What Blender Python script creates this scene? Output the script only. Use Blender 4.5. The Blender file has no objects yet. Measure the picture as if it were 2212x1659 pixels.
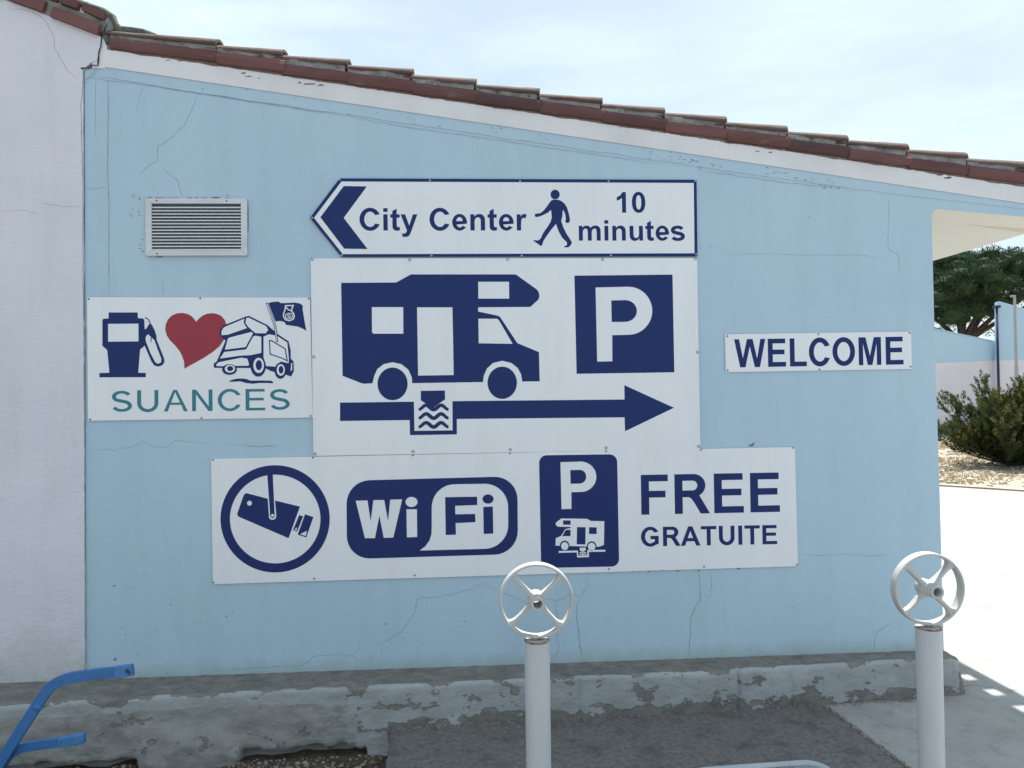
import bpy, bmesh, math, random
from mathutils import Vector, Matrix, noise
from mathutils.geometry import tessellate_polygon
random.seed(7)
SC = bpy.context.scene
COL = SC.collection
R = math.radians

# ------------------------------------------------------------------ camera
CAM = Vector((0, -3.93, 1.58))
AR = Vector((0.998205, -0.0582625, -0.01386586))
AU = Vector((0.0128311, -0.0180971, 0.9997539))
AF = Vector((0.05849909, 0.99813725, 0.01731704))
cd = bpy.data.cameras.new('camera')
cam = bpy.data.objects.new('camera', cd)
COL.objects.link(cam)
cd.sensor_width = 36; cd.lens = 1650 / 2212 * 36
cd.clip_start = 0.05; cd.clip_end = 2000
cam.matrix_world = Matrix(((AR.x, AU.x, -AF.x, CAM.x), (AR.y, AU.y, -AF.y, CAM.y), (AR.z, AU.z, -AF.z, CAM.z), (0, 0, 0, 1)))
SC.camera = cam

# ------------------------------------------------------------------ sky and sun
SUN = Vector((0.20, 0.40, 1.0)).normalized()
el = math.asin(SUN.z); az = math.atan2(SUN.x, SUN.y)
w = bpy.data.worlds.new('World'); SC.world = w; w.use_nodes = True
nt = w.node_tree; nt.nodes.clear()
wo = nt.nodes.new('ShaderNodeOutputWorld'); bg = nt.nodes.new('ShaderNodeBackground')
sky = nt.nodes.new('ShaderNodeTexSky'); sky.sky_type = 'NISHITA'; sky.sun_disc = False
sky.sun_elevation = el; sky.sun_rotation = az
sky.air_density = 1.0; sky.dust_density = 2.2; sky.ozone_density = 1.0
tc = nt.nodes.new('ShaderNodeTexCoord'); mp = nt.nodes.new('ShaderNodeMapping')
mp.inputs['Scale'].default_value = (1.0, 1.0, 4.5)
mp.inputs['Rotation'].default_value = (0.12, 0.22, 0.3)
nz = nt.nodes.new('ShaderNodeTexNoise'); nz.inputs['Scale'].default_value = 2.6; nz.inputs['Detail'].default_value = 9; nz.inputs['Roughness'].default_value = 0.55
cr = nt.nodes.new('ShaderNodeValToRGB'); cr.color_ramp.elements[0].position = 0.38; cr.color_ramp.elements[1].position = 0.66
cr.color_ramp.elements[0].color = (0.45, 0.45, 0.45, 1); cr.color_ramp.elements[1].color = (1, 1, 1, 1)
mx = nt.nodes.new('ShaderNodeMix'); mx.data_type = 'RGBA'
mx.inputs['B'].default_value = (5.35, 6.45, 6.75, 1)
L = nt.links.new
L(tc.outputs['Generated'], mp.inputs['Vector']); L(mp.outputs['Vector'], nz.inputs['Vector'])
L(nz.outputs['Fac'], cr.inputs['Fac']); L(cr.outputs['Color'], mx.inputs['Factor'])
L(sky.outputs['Color'], mx.inputs['A']); L(mx.outputs['Result'], bg.inputs['Color'])
bg.inputs['Strength'].default_value = 0.09
L(bg.outputs['Background'], wo.inputs['Surface'])
sd = bpy.data.lights.new('sun', 'SUN'); sd.energy = 4.7; sd.angle = R(0.6); sd.color = (1.0, 0.955, 0.89)
so = bpy.data.objects.new('sun', sd); COL.objects.link(so)
so.rotation_euler = (-SUN).to_track_quat('-Z', 'Y').to_euler()
SC.view_settings.view_transform = 'Standard'; SC.view_settings.look = 'None'
SC.view_settings.gamma = 1.0; SC.view_settings.use_curve_mapping = False
SC.view_settings.exposure = 0.85
SC.render.film_transparent = False
SC.cycles.max_bounces = 8; SC.cycles.diffuse_bounces = 5

# ------------------------------------------------------------------ measuring: photograph points onto real planes
def ray(px, py): return AF + AR * ((px - 1106) / 1650) + AU * ((829.5 - py) / 1650)
def at_y(px, py, y=0.0):
    d = ray(px, py); return CAM + d * ((y - CAM.y) / d.y)
def at_z(px, py, z=0.0):
    d = ray(px, py); return CAM + d * ((z - CAM.z) / d.z)

# ------------------------------------------------------------------ materials
def mat(name, col, rough=0.8, col2=None, nscale=4.0, spread=(0.35, 0.65), metal=0.0, bump=0.0, bscale=60.0, stretch=None,
        spec=None, detail=6, speck=None, speck_scale=30, speck_pos=(0.62, 0.66), bump2=0.0, b2scale=6.0, dirtz=None, streak=None, vary=0.0):
    m = bpy.data.materials.new(name); m.use_nodes = True
    t = m.node_tree; b = t.nodes['Principled BSDF']
    b.inputs['Roughness'].default_value = rough; b.inputs['Metallic'].default_value = metal
    if spec is not None: b.inputs['Specular IOR Level'].default_value = spec
    K = t.links.new
    c = t.nodes.new('ShaderNodeTexCoord'); src = c.outputs['Object']
    if stretch:
        mm = t.nodes.new('ShaderNodeMapping'); mm.inputs['Scale'].default_value = stretch
        K(src, mm.inputs['Vector']); src = mm.outputs['Vector']
    cur = None
    if col2 is not None:
        n = t.nodes.new('ShaderNodeTexNoise'); n.inputs['Scale'].default_value = nscale; n.inputs['Detail'].default_value = detail; n.inputs['Roughness'].default_value = 0.6
        K(src, n.inputs['Vector'])
        r = t.nodes.new('ShaderNodeValToRGB'); r.color_ramp.elements[0].position = spread[0]; r.color_ramp.elements[1].position = spread[1]
        r.color_ramp.elements[0].color = (*col, 1); r.color_ramp.elements[1].color = (*col2, 1)
        K(n.outputs['Fac'], r.inputs['Fac']); cur = r.outputs['Color']
    if speck is not None:
        n = t.nodes.new('ShaderNodeTexNoise'); n.inputs['Scale'].default_value = speck_scale; n.inputs['Detail'].default_value = 8; n.inputs['Roughness'].default_value = 0.65
        K(src, n.inputs['Vector'])
        r = t.nodes.new('ShaderNodeValToRGB'); r.color_ramp.elements[0].position = speck_pos[0]; r.color_ramp.elements[1].position = speck_pos[1]
        K(n.outputs['Fac'], r.inputs['Fac'])
        x = t.nodes.new('ShaderNodeMix'); x.data_type = 'RGBA'
        K(r.outputs['Color'], x.inputs['Factor'])
        if cur: K(cur, x.inputs['A'])
        else: x.inputs['A'].default_value = (*col, 1)
        x.inputs['B'].default_value = (*speck, 1); cur = x.outputs['Result']
    if dirtz is not None:            # splash dirt with a ragged edge near a given height: (z0, z1, colour)
        z0, z1, dc = dirtz
        s = t.nodes.new('ShaderNodeSeparateXYZ'); K(c.outputs['Object'], s.inputs['Vector'])
        n = t.nodes.new('ShaderNodeTexNoise'); n.inputs['Scale'].default_value = 9; n.inputs['Detail'].default_value = 9; n.inputs['Roughness'].default_value = 0.7
        K(c.outputs['Object'], n.inputs['Vector'])
        a = t.nodes.new('ShaderNodeMath'); a.operation = 'MULTIPLY_ADD'; K(n.outputs['Fac'], a.inputs[0]); a.inputs[1].default_value = (z1 - z0) * 1.6; K(s.outputs['Z'], a.inputs[2])
        mr = t.nodes.new('ShaderNodeMapRange'); mr.inputs['From Min'].default_value = z0 + (z1 - z0) * 0.7; mr.inputs['From Max'].default_value = z1 + (z1 - z0) * 0.7
        mr.inputs['To Min'].default_value = 0.75; mr.inputs['To Max'].default_value = 0
        K(a.outputs[0], mr.inputs['Value'])
        x = t.nodes.new('ShaderNodeMix'); x.data_type = 'RGBA'; K(mr.outputs['Result'], x.inputs['Factor'])
        if cur: K(cur, x.inputs['A'])
        else: x.inputs['A'].default_value = (*col, 1)
        x.inputs['B'].default_value = (*dc, 1); cur = x.outputs['Result']
    if streak is not None:           # faint run-off stains, longer than wide: (colour, amount)
        q = t.nodes.new('ShaderNodeMapping'); q.inputs['Scale'].default_value = (3.2, 1, 0.45); K(c.outputs['Object'], q.inputs['Vector'])
        n = t.nodes.new('ShaderNodeTexNoise'); n.inputs['Scale'].default_value = 2.2; n.inputs['Detail'].default_value = 10; n.inputs['Roughness'].default_value = 0.68; K(q.outputs['Vector'], n.inputs['Vector'])
        mr = t.nodes.new('ShaderNodeMapRange'); mr.inputs['From Min'].default_value = 0.48; mr.inputs['From Max'].default_value = 0.78; mr.inputs['To Max'].default_value = streak[1]; K(n.outputs['Fac'], mr.inputs['Value'])
        x = t.nodes.new('ShaderNodeMix'); x.data_type = 'RGBA'; K(mr.outputs['Result'], x.inputs['Factor']); K(cur, x.inputs['A']); x.inputs['B'].default_value = (*streak[0], 1); cur = x.outputs['Result']
    if vary:                         # every tile its own tone
        oi = t.nodes.new('ShaderNodeObjectInfo'); mr = t.nodes.new('ShaderNodeMapRange'); mr.inputs['To Min'].default_value = 1 - vary; mr.inputs['To Max'].default_value = 1 + vary; K(oi.outputs['Random'], mr.inputs['Value'])
        hs = t.nodes.new('ShaderNodeHueSaturation'); K(mr.outputs['Result'], hs.inputs['Value']); K(cur, hs.inputs['Color']); cur = hs.outputs['Color']
    if cur: K(cur, b.inputs['Base Color'])
    else: b.inputs['Base Color'].default_value = (*col, 1)
    prev = None
    for st, sc_ in ((bump, bscale), (bump2, b2scale)):
        if st:
            n = t.nodes.new('ShaderNodeTexNoise'); n.inputs['Scale'].default_value = sc_; n.inputs['Detail'].default_value = 8; n.inputs['Roughness'].default_value = 0.6
            K(src, n.inputs['Vector'])
            bp = t.nodes.new('ShaderNodeBump'); bp.inputs['Distance'].default_value = 0.01; bp.inputs['Strength'].default_value = st
            K(n.outputs['Fac'], bp.inputs['Height'])
            if prev: K(prev, bp.inputs['Normal'])
            prev = bp.outputs['Normal']
    if prev: K(prev, b.inputs['Normal'])
    return m

M = {}
M['blue'] = mat('blue_plaster', (0.425, 0.565, 0.69), 0.75, (0.465, 0.61, 0.72), 1.3, (0.3, 0.7), bump=0.22, bscale=85, bump2=0.5, b2scale=5, stretch=(1, 1, 0.8), spec=0.25, dirtz=(0.2, 0.3, (0.34, 0.39, 0.37)), streak=((0.33, 0.44, 0.50), 0.30))
M['white'] = mat('white_plaster', (0.66, 0.66, 0.73), 0.8, (0.73, 0.72, 0.79), 2.0, (0.3, 0.7), bump=0.35, bscale=60, bump2=0.5, b2scale=7, stretch=(0.8, 1, 1.3), spec=0.2, dirtz=(0.2, 0.55, (0.42, 0.42, 0.42)), streak=((0.50, 0.50, 0.53), 0.35))
M['band'] = mat('white_band_paint', (0.76, 0.75, 0.78), 0.8, (0.66, 0.65, 0.68), 3.0, (0.45, 0.75), bump=0.35, bscale=50, bump2=0.5, b2scale=8, spec=0.2, speck=(0.42, 0.38, 0.36), speck_scale=9, speck_pos=(0.69, 0.72))
M['crack'] = mat('crack_line', (0.20, 0.27, 0.32), 0.9)  # dark colour of the crack ribbons and small chips
M['crackw'] = mat('crack_in_white', (0.30, 0.30, 0.32), 0.9)
M['chip'] = mat('chipped_render', (0.12, 0.12, 0.13), 0.9, (0.25, 0.25, 0.24), 40)
M['tile'] = mat('terracotta', (0.125, 0.050, 0.050), 0.85, (0.17, 0.078, 0.076), 7, (0.3, 0.7), bump=0.3, bscale=60, stretch=(0.5, 1, 2), speck=(0.2, 0.13, 0.11), speck_scale=22, speck_pos=(0.6, 0.7), vary=0.22)
M['tile2'] = mat('terracotta_dark', (0.075, 0.038, 0.042), 0.85, (0.11, 0.053, 0.055), 7, (0.3, 0.7), bump=0.3, bscale=60, stretch=(0.5, 1, 2))
M['cover'] = mat('terracotta_lichen', (0.135, 0.072, 0.066), 0.9, (0.115, 0.092, 0.08), 9, (0.35, 0.65), bump=0.5, bscale=50, speck=(0.26, 0.23, 0.19), speck_scale=35, speck_pos=(0.64, 0.72), vary=0.2)
M['mortar'] = mat('grey_mortar', (0.20, 0.19, 0.19), 0.95, (0.33, 0.32, 0.32), 14, (0.35, 0.65), bump=0.9, bscale=45, speck=(0.10, 0.095, 0.09), speck_scale=16, speck_pos=(0.55, 0.68))
M['cream'] = mat('cream_ceiling', (0.80, 0.73, 0.62), 0.85, (0.83, 0.77, 0.67), 3, bump=0.4, bscale=120)
M['panel'] = mat('white_sign_panel', (0.79, 0.80, 0.86), 0.22, (0.82, 0.83, 0.88), 1.2, bump2=0.03, b2scale=2.2, spec=0.45, streak=((0.60, 0.60, 0.62), 0.28))
M['navy'] = mat('navy_vinyl', (0.010, 0.027, 0.135), 0.3, spec=0.22)
M['teal'] = mat('teal_vinyl', (0.02, 0.19, 0.24), 0.3, spec=0.45)
M['red'] = mat('red_vinyl', (0.32, 0.02, 0.045), 0.3, spec=0.45)
M['vwhite'] = mat('white_vinyl', (0.805, 0.815, 0.87), 0.25, spec=0.45)
M['screw'] = mat('screw_zinc', (0.23, 0.22, 0.23), 0.5, metal=0.6)
M['screwp'] = mat('screw_pale_cap', (0.42, 0.43, 0.45), 0.4, metal=0.4)
M['alu'] = mat('aluminium', (0.64, 0.64, 0.67), 0.42, (0.50, 0.49, 0.51), 5, (0.4, 0.8), metal=0.55, bump=0.05, bscale=90, stretch=(0.4, 1, 3))
M['slat'] = mat('aluminium_slat', (0.75, 0.77, 0.79), 0.3, metal=0.7)
M['dark'] = mat('dark_void', (0.02, 0.022, 0.03), 0.9)
M['wpaint'] = mat('white_gloss_paint', (0.50, 0.505, 0.505), 0.5, (0.41, 0.41, 0.40), 6, (0.4, 0.75), bump=0.12, bscale=45, speck=(0.26, 0.19, 0.14), speck_scale=24, speck_pos=(0.655, 0.71))
M['pipe'] = mat('white_pipe_paint', (0.48, 0.50, 0.54), 0.45, (0.43, 0.45, 0.49), 5, (0.4, 0.7), bump=0.08, bscale=35, speck=(0.30, 0.25, 0.21), speck_scale=26, speck_pos=(0.70, 0.73), stretch=(1, 1, 0.5))
M['rust'] = mat('rust', (0.16, 0.06, 0.025), 0.9, (0.45, 0.36, 0.28), 30, (0.4, 0.6), bump=0.5, bscale=120)
M['bluemetal'] = mat('blue_enamel', (0.028, 0.14, 0.38), 0.42, (0.04, 0.17, 0.43), 8, (0.3, 0.7), bump=0.12, bscale=50, speck=(0.05, 0.045, 0.045), speck_scale=26, speck_pos=(0.645, 0.66))
M['bluegrip'] = mat('blue_grip', (0.045, 0.18, 0.44), 0.5, (0.06, 0.21, 0.48), 12, bump=0.4, bscale=40, speck=(0.03, 0.03, 0.035), speck_scale=40, speck_pos=(0.62, 0.64))
M['conc'] = mat('light_concrete', (0.37, 0.365, 0.35), 0.9, (0.29, 0.29, 0.28), 1.7, (0.35, 0.7), bump=0.35, bscale=70, bump2=0.4, b2scale=10, speck=(0.20, 0.20, 0.195), speck_scale=18, speck_pos=(0.62, 0.75))
M['conc_far'] = mat('pavement_concrete', (0.40, 0.395, 0.385), 0.9, (0.29, 0.29, 0.285), 2.2, (0.3, 0.72), bump=0.5, bscale=70, bump2=0.5, b2scale=9, speck=(0.21, 0.21, 0.21), speck_scale=11, speck_pos=(0.5, 0.85), detail=10)  # one compromise grey for the whole pavement
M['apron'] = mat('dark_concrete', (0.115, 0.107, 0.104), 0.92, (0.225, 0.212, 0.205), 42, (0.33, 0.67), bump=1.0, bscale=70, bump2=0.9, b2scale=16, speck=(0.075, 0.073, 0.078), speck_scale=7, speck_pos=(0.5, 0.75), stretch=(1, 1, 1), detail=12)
M['soil'] = mat('dark_soil', (0.045, 0.035, 0.028), 1.0, (0.12, 0.09, 0.07), 25, bump=1.0, bscale=60)
M['stone'] = mat('pebbles', (0.20, 0.16, 0.13), 0.9, (0.34, 0.30, 0.26), 30, bump=0.3)
M['yard_bounce'] = mat('yard_paving', (0.17, 0.165, 0.16), 0.95, (0.22, 0.215, 0.21), 6, bump=0.5, bscale=90)
M['earth'] = mat('dry_earth', (0.30, 0.25, 0.20), 1.0, (0.40, 0.35, 0.29), 2, bump=0.8, bscale=12, speck=(0.18, 0.15, 0.11), speck_scale=9, speck_pos=(0.56, 0.68))
M['fblue'] = mat('far_blue_paint', (0.38, 0.56, 0.72), 0.8, (0.41, 0.58, 0.73), 1.0)
M['flilac'] = mat('far_white_paint', (0.60, 0.58, 0.66), 0.85, (0.68, 0.67, 0.73), 0.8, (0.3, 0.7))
M['fgrey'] = mat('far_base_shade', (0.16, 0.17, 0.19), 0.9)
M['dpipe'] = mat('dark_blue_pipe', (0.015, 0.022, 0.06), 0.7)
M['galv'] = mat('galvanised', (0.36, 0.35, 0.35), 0.5, metal=0.5)
M['bark'] = mat('pine_bark', (0.075, 0.052, 0.043), 0.95, (0.045, 0.034, 0.03), 6, bump=0.8, bscale=15)
def leafmat(name, stops, nscale, trans=0.25):
    m = mat(name, stops[0], 0.75, stops[1], nscale, (0.3, 0.68), spec=0.2, detail=3)
    t = m.node_tree; b = t.nodes['Principled BSDF']; out = t.nodes['Material Output']
    tr = t.nodes.new('ShaderNodeBsdfTranslucent'); tr.inputs['Color'].default_value = (*stops[1], 1)
    ms = t.nodes.new('ShaderNodeMixShader'); ms.inputs[0].default_value = trans
    t.links.new(b.outputs[0], ms.inputs[1]); t.links.new(tr.outputs[0], ms.inputs[2]); t.links.new(ms.outputs[0], out.inputs['Surface'])
    return m
M['pine'] = leafmat('pine_needles', ((0.014, 0.036, 0.019), (0.045, 0.082, 0.036)), 1.1, 0.15)
M['junin'] = leafmat('juniper_green', ((0.028, 0.05, 0.02), (0.065, 0.085, 0.028)), 5, 0.25)
M['juntip'] = leafmat('juniper_tips', ((0.12, 0.125, 0.035), (0.19, 0.155, 0.05)), 6, 0.3)
M['grass'] = leafmat('grass_blades', ((0.05, 0.10, 0.02), (0.12, 0.17, 0.05)), 8, 0.3)
M['planter'] = mat('weathered_white_planter', (0.48, 0.52, 0.57), 0.7, (0.36, 0.40, 0.44), 9, (0.4, 0.7), bump=0.4, bscale=50)

def plinth_mat():
    m = bpy.data.materials.new('peeling_plinth_paint'); m.use_nodes = True
    t = m.node_tree; b = t.nodes['Principled BSDF']; b.inputs['Roughness'].default_value = 0.92; K = t.links.new
    c = t.nodes.new('ShaderNodeTexCoord'); mm = t.nodes.new('ShaderNodeMapping'); mm.inputs['Scale'].default_value = (0.7, 1, 1.25); K(c.outputs['Object'], mm.inputs['Vector'])
    def N(s, d=9, r=0.62):
        n = t.nodes.new('ShaderNodeTexNoise'); n.inputs['Scale'].default_value = s; n.inputs['Detail'].default_value = d; n.inputs['Roughness'].default_value = r; K(mm.outputs['Vector'], n.inputs['Vector']); return n.outputs['Fac']
    def ramp(f, p0, p1, a, bb):
        r = t.nodes.new('ShaderNodeValToRGB'); r.color_ramp.elements[0].position = p0; r.color_ramp.elements[1].position = p1
        r.color_ramp.elements[0].color = (*a, 1); r.color_ramp.elements[1].color = (*bb, 1); K(f, r.inputs['Fac']); return r.outputs['Color']
    def mixc(f, a, bb):
        x = t.nodes.new('ShaderNodeMix'); x.data_type = 'RGBA'; K(f, x.inputs['Factor']); K(a, x.inputs['A']); K(bb, x.inputs['B']); return x.outputs['Result']
    paint = ramp(N(5), 0.3, 0.7, (0.40, 0.42, 0.43), (0.30, 0.31, 0.32))
    bare = ramp(N(22), 0.3, 0.7, (0.13, 0.12, 0.115), (0.25, 0.235, 0.22))
    rough = ramp(N(12), 0.3, 0.7, (0.24, 0.235, 0.235), (0.335, 0.33, 0.32))
    at = t.nodes.new('ShaderNodeAttribute'); at.attribute_name = 'bare'
    at2 = t.nodes.new('ShaderNodeAttribute'); at2.attribute_name = 'raw'
    def thr(fac_attr, nf, gain, p0, p1):
        a = t.nodes.new('ShaderNodeMath'); a.operation = 'MULTIPLY_ADD'; K(fac_attr, a.inputs[0]); a.inputs[1].default_value = gain; K(nf, a.inputs[2])
        return ramp(a.outputs[0], p0, p1, (0, 0, 0), (1, 1, 1))
    c1 = mixc(thr(at2.outputs['Fac'], N(7), 0.6, 0.72, 0.78), paint, rough)
    c2 = mixc(thr(at.outputs['Fac'], N(11), 0.45, 0.635, 0.65), c1, bare)
    c3 = mixc(thr(at.outputs['Fac'], N(34, 6, 0.6), 0.10, 0.68, 0.695), c2, bare)
    c4 = mixc(ramp(N(17, 8, .7), 0.52, 0.56, (0, 0, 0), (0.75, 0.75, 0.75)), bare, paint)
    sel = thr(at.outputs['Fac'], N(3), 0.9, 1.25, 1.32)  # worn top keeps scraps of paint
    K(mixc(sel, c3, mixc(ramp(N(6, 4), 0.5, 0.56, (0, 0, 0), (0.55, 0.55, 0.55)), bare, c4)), b.inputs['Base Color'])
    bp = t.nodes.new('ShaderNodeBump'); bp.inputs['Distance'].default_value = 0.012; bp.inputs['Strength'].default_value = 0.7; K(N(28), bp.inputs['Height'])
    bp2 = t.nodes.new('ShaderNodeBump'); bp2.inputs['Distance'].default_value = 0.006; bp2.inputs['Strength'].default_value = 0.8; K(thr(at.outputs['Fac'], N(11), 0.45, 0.63, 0.65), bp2.inputs['Height']); bp2.invert = True
    K(bp.outputs['Normal'], bp2.inputs['Normal']); K(bp2.outputs['Normal'], b.inputs['Normal'])
    return m
M['plinth'] = plinth_mat()

# ------------------------------------------------------------------ mesh helpers
def empty(name, loc=(0, 0, 0), label=None, cat=None, group=None):
    o = bpy.data.objects.new(name, None); COL.objects.link(o); o.location = loc
    if label: o['label'] = label
    if cat: o['category'] = cat
    if group: o['group'] = group
    bpy.context.view_layer.update() if False else None
    return o
def link(name, me, m, parent=None, kind=None, smooth=False):
    o = bpy.data.objects.new(name, me); COL.objects.link(o)
    if m is not None and not me.materials: me.materials.append(m)
    if parent is not None:
        o.parent = parent
        o.matrix_parent_inverse = Matrix.Translation(-world_loc(parent))
    if kind: o['kind'] = kind
    if smooth: me.polygons.foreach_set('use_smooth', [True] * len(me.polygons))
    return o
def world_loc(p):
    v = Vector(p.location)
    while p.parent: 
        if p.type == 'EMPTY' or p.location.length > 0: pass
        break
    return v if p.parent is None else Vector((0, 0, 0)) 
def mesh(name, V, F, m, parent=None, kind=None, smooth=False):
    me = bpy.data.meshes.new(name); me.from_pydata([tuple(v) for v in V], [], F); me.update()
    return link(name, me, m, parent, kind, smooth)
def bm_obj(name, bm, m, parent=None, kind=None, smooth=False):
    me = bpy.data.meshes.new(name); bm.normal_update(); bm.to_mesh(me); bm.free()
    return link(name, me, m, parent, kind, smooth)
def box_bm(bm, lo, hi, mtx=None):
    r = bmesh.ops.create_cube(bm, size=1.0)
    for v in r['verts']:
        v.co = Vector(((lo[i] + hi[i]) / 2 + v.co[i] * (hi[i] - lo[i]) for i in range(3)))
        if mtx: v.co = mtx @ v.co
    return r['verts']
def box(name, lo, hi, m, parent=None, bev=0.0, kind=None, mtx=None):
    bm = bmesh.new(); box_bm(bm, lo, hi, mtx)
    if bev: bmesh.ops.bevel(bm, geom=list(bm.edges), offset=bev, segments=2, affect='EDGES')
    return bm_obj(name, bm, m, parent, kind)
def area2(P): return sum(P[i][0] * P[(i + 1) % len(P)][1] - P[(i + 1) % len(P)][0] * P[i][1] for i in range(len(P)))
def prism(name, loops, y0, y1, m, parent=None, kind=None, back=False):
    """XZ loops (outer, holes, islands) as a sheet facing -Y at y0, sides back to y1"""
    V = []; F = []; pl = [[Vector((p[0], p[1], 0)) for p in lp] for lp in loops]
    flat = [p for lp in pl for p in lp]
    tris = tessellate_polygon(pl)
    for p in flat: V.append((p.x, y0, p.y))
    for t in tris:
        a, b, c = (flat[i] for i in t)
        s = (b.x - a.x) * (c.y - a.y) - (c.x - a.x) * (b.y - a.y)
        if abs(s) < 1e-12: continue
        F.append(tuple(t) if s > 0 else tuple(reversed(t)))
    n0 = len(V)
    for p in flat: V.append((p.x, y1, p.y))
    o = 0
    for lp in pl:
        n = len(lp)
        for i in range(n):
            a = o + i; b = o + (i + 1) % n
            F.append((a, b, b + n0, a + n0))
        o += n
    if back:
        for t in tris: F.append(tuple(i + n0 for i in reversed(t)))
    ob = mesh(name, V, F, m, parent, kind)
    bm = bmesh.new(); bm.from_mesh(ob.data)
    if back: bmesh.ops.recalc_face_normals(bm, faces=bm.faces)
    bm.to_mesh(ob.data); bm.free()
    return ob
def tube(bm, pts, radii, seg=10, cap=True):
    rings = []
    for i, p in enumerate(pts):
        p = Vector(p)
        d = (Vector(pts[min(i + 1, len(pts) - 1)]) - Vector(pts[max(i - 1, 0)])).normalized()
        a = d.orthogonal().normalized() if i == 0 else (rings_a - d * rings_a.dot(d)).normalized()
        rings_a = a; b = d.cross(a); r = radii[i] if hasattr(radii, '__len__') else radii
        rings.append([bm.verts.new(p + (a * math.cos(2 * math.pi * k / seg) + b * math.sin(2 * math.pi * k / seg)) * r) for k in range(seg)])
    for i in range(len(rings) - 1):
        for k in range(seg): bm.faces.new((rings[i][k], rings[i][(k + 1) % seg], rings[i + 1][(k + 1) % seg], rings[i + 1][k]))
    if cap: bm.faces.new(list(reversed(rings[0]))); bm.faces.new(rings[-1])
def lathe(bm, prof, axis='Y', c=(0, 0, 0), seg=40, closed=False):
    c = Vector(c); rings = []
    for r, h in prof:
        ring = []
        for k in range(seg):
            a = 2 * math.pi * k / seg
            if axis == 'Y': v = Vector((r * math.cos(a), h, r * math.sin(a)))
            else: v = Vector((r * math.cos(a), r * math.sin(a), h))
            ring.append(bm.verts.new(c + v))
        rings.append(ring)
    n = len(rings)
    for i in range(n if closed else n - 1):
        A = rings[i]; B = rings[(i + 1) % n]
        for k in range(seg): bm.faces.new((A[k], A[(k + 1) % seg], B[(k + 1) % seg], B[k]))

# ------------------------------------------------------------------ the ground
def poly_slab(name, pts, ztop, zbot, m, kind='structure'):
    n = len(pts)
    if area2(pts) < 0: pts = pts[::-1]
    V = [(x, y, ztop) for x, y in pts] + [(x, y, zbot) for x, y in pts]
    F = [tuple(range(n))] + [(i, i + n, (i + 1) % n + n, (i + 1) % n) for i in range(n)]
    return mesh(name, V, F, m, None, kind)
poly_slab('ground', [(-400, -400), (400, -400), (400, 400), (-400, 400)], -0.20, -0.5, M['earth'])
def ragged(a, b, n, amp, seed):
    a = Vector(a); b = Vector(b); d = (b - a); nrm = Vector((-d.y, d.x)).normalized(); out = []
    for i in range(n + 1):
        t = i / n; k = amp * noise.noise(Vector((t * n * 0.45, seed, 0.3))) * (0 if i in (0, n) else 1)
        p = a + d * t + nrm * k; out.append((p.x, p.y))
    return out
jA = (1.775, -0.02); jB = (1.835, -0.95); jC = (2.0, -3.6)
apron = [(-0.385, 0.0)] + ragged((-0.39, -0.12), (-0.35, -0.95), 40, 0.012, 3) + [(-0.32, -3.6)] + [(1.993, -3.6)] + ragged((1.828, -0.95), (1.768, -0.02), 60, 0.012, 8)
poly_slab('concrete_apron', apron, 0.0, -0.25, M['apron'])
lightp = ragged((1.782, -0.02), (1.842, -0.95), 60, 0.010, 21) + [(2.007, -3.6), (9, -3.6), (16, -0.9), (8.63, 7.5), (7.8, 8.4), (2.0, 14.5), (-2.0, 16.5), (-2.0, 0.2), (1.782, 0.2)]
poly_slab('pavement', lightp, -0.001, -0.25, M['conc_far'])
poly_slab('yard', [(-0.325, -3.605), (40, -3.605), (40, -45), (-40, -45), (-40, -1.85), (-0.385, -1.85)], -0.004, -0.25, M['yard_bounce'])  # out of view; tone and reach set to steer bounce onto the wall
fld = [(9.0, 7.15), (30, -14), (120, -60), (150, 160), (-60, 160), (-60, 17.5), (-2.0, 17.0), (2.05, 14.56), (7.85, 8.45), (8.68, 7.55)]
poly_slab('gravel_field', fld, 0.018, -0.25, M['earth'])

# soil strip on the left, lower than the apron
V = []; F = []; nx, ny = 170, 60
for j in range(ny + 1):
    for i in range(nx + 1):
        x = -5.6 + (5.6 - 0.36) * i / nx; y = -1.9 + 1.95 * j / ny
        z = -0.135 + 0.018 * noise.fractal(Vector((x * 6, y * 6, 0)), 1.0, 2.0, 4) + 0.05 * max(0, (y + 0.33) / 0.35) * (0.5 + 0.5 * noise.noise(Vector((x * 5, 1, 0))))
        V.append((x, y, z))
for j in range(ny):
    for i in range(nx):
        a = j * (nx + 1) + i; F.append((a, a + 1, a + nx + 2, a + nx + 1))
mesh('soil', V, F, M['soil'], None, 'structure', True)
bm = bmesh.new()
ico = bmesh.new(); bmesh.ops.create_icosphere(ico, subdivisions=1, radius=1)
iv = [v.co.copy() for v in ico.verts]; jf = [[v.index for v in f.verts] for f in ico.faces]; ico.free()
def stones(region, n, rmin, rmax, zf, seed):
    rnd = random.Random(seed); V = []; F = []
    for _ in range(n):
        x = rnd.uniform(*region[0]); y = rnd.uniform(*region[1]); r = rmin + (rmax - rmin) * rnd.random() ** 3
        s = Vector((rnd.uniform(.7, 1.3), rnd.uniform(.7, 1.3), rnd.uniform(.4, .8))) * r; q = Matrix.Rotation(rnd.uniform(0, 6.3), 3, 'Z')
        o = len(V); c = Vector((x, y, zf(x, y) + s.z * 0.3))
        for v in iv: V.append(c + q @ Vector((v.x * s.x, v.y * s.y, v.z * s.z)) * rnd.uniform(.85, 1.15))
        for f in jf: F.append(tuple(i + o for i in f))
    return V, F
bm.free()
V, F = stones(((-2.6, -0.42), (-0.85, -0.2)), 3200, 0.003, 0.013, lambda x, y: -0.128 + 0.014 * noise.fractal(Vector((x * 6, y * 6, 0)), 1.0, 2.0, 4), 3)
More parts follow.
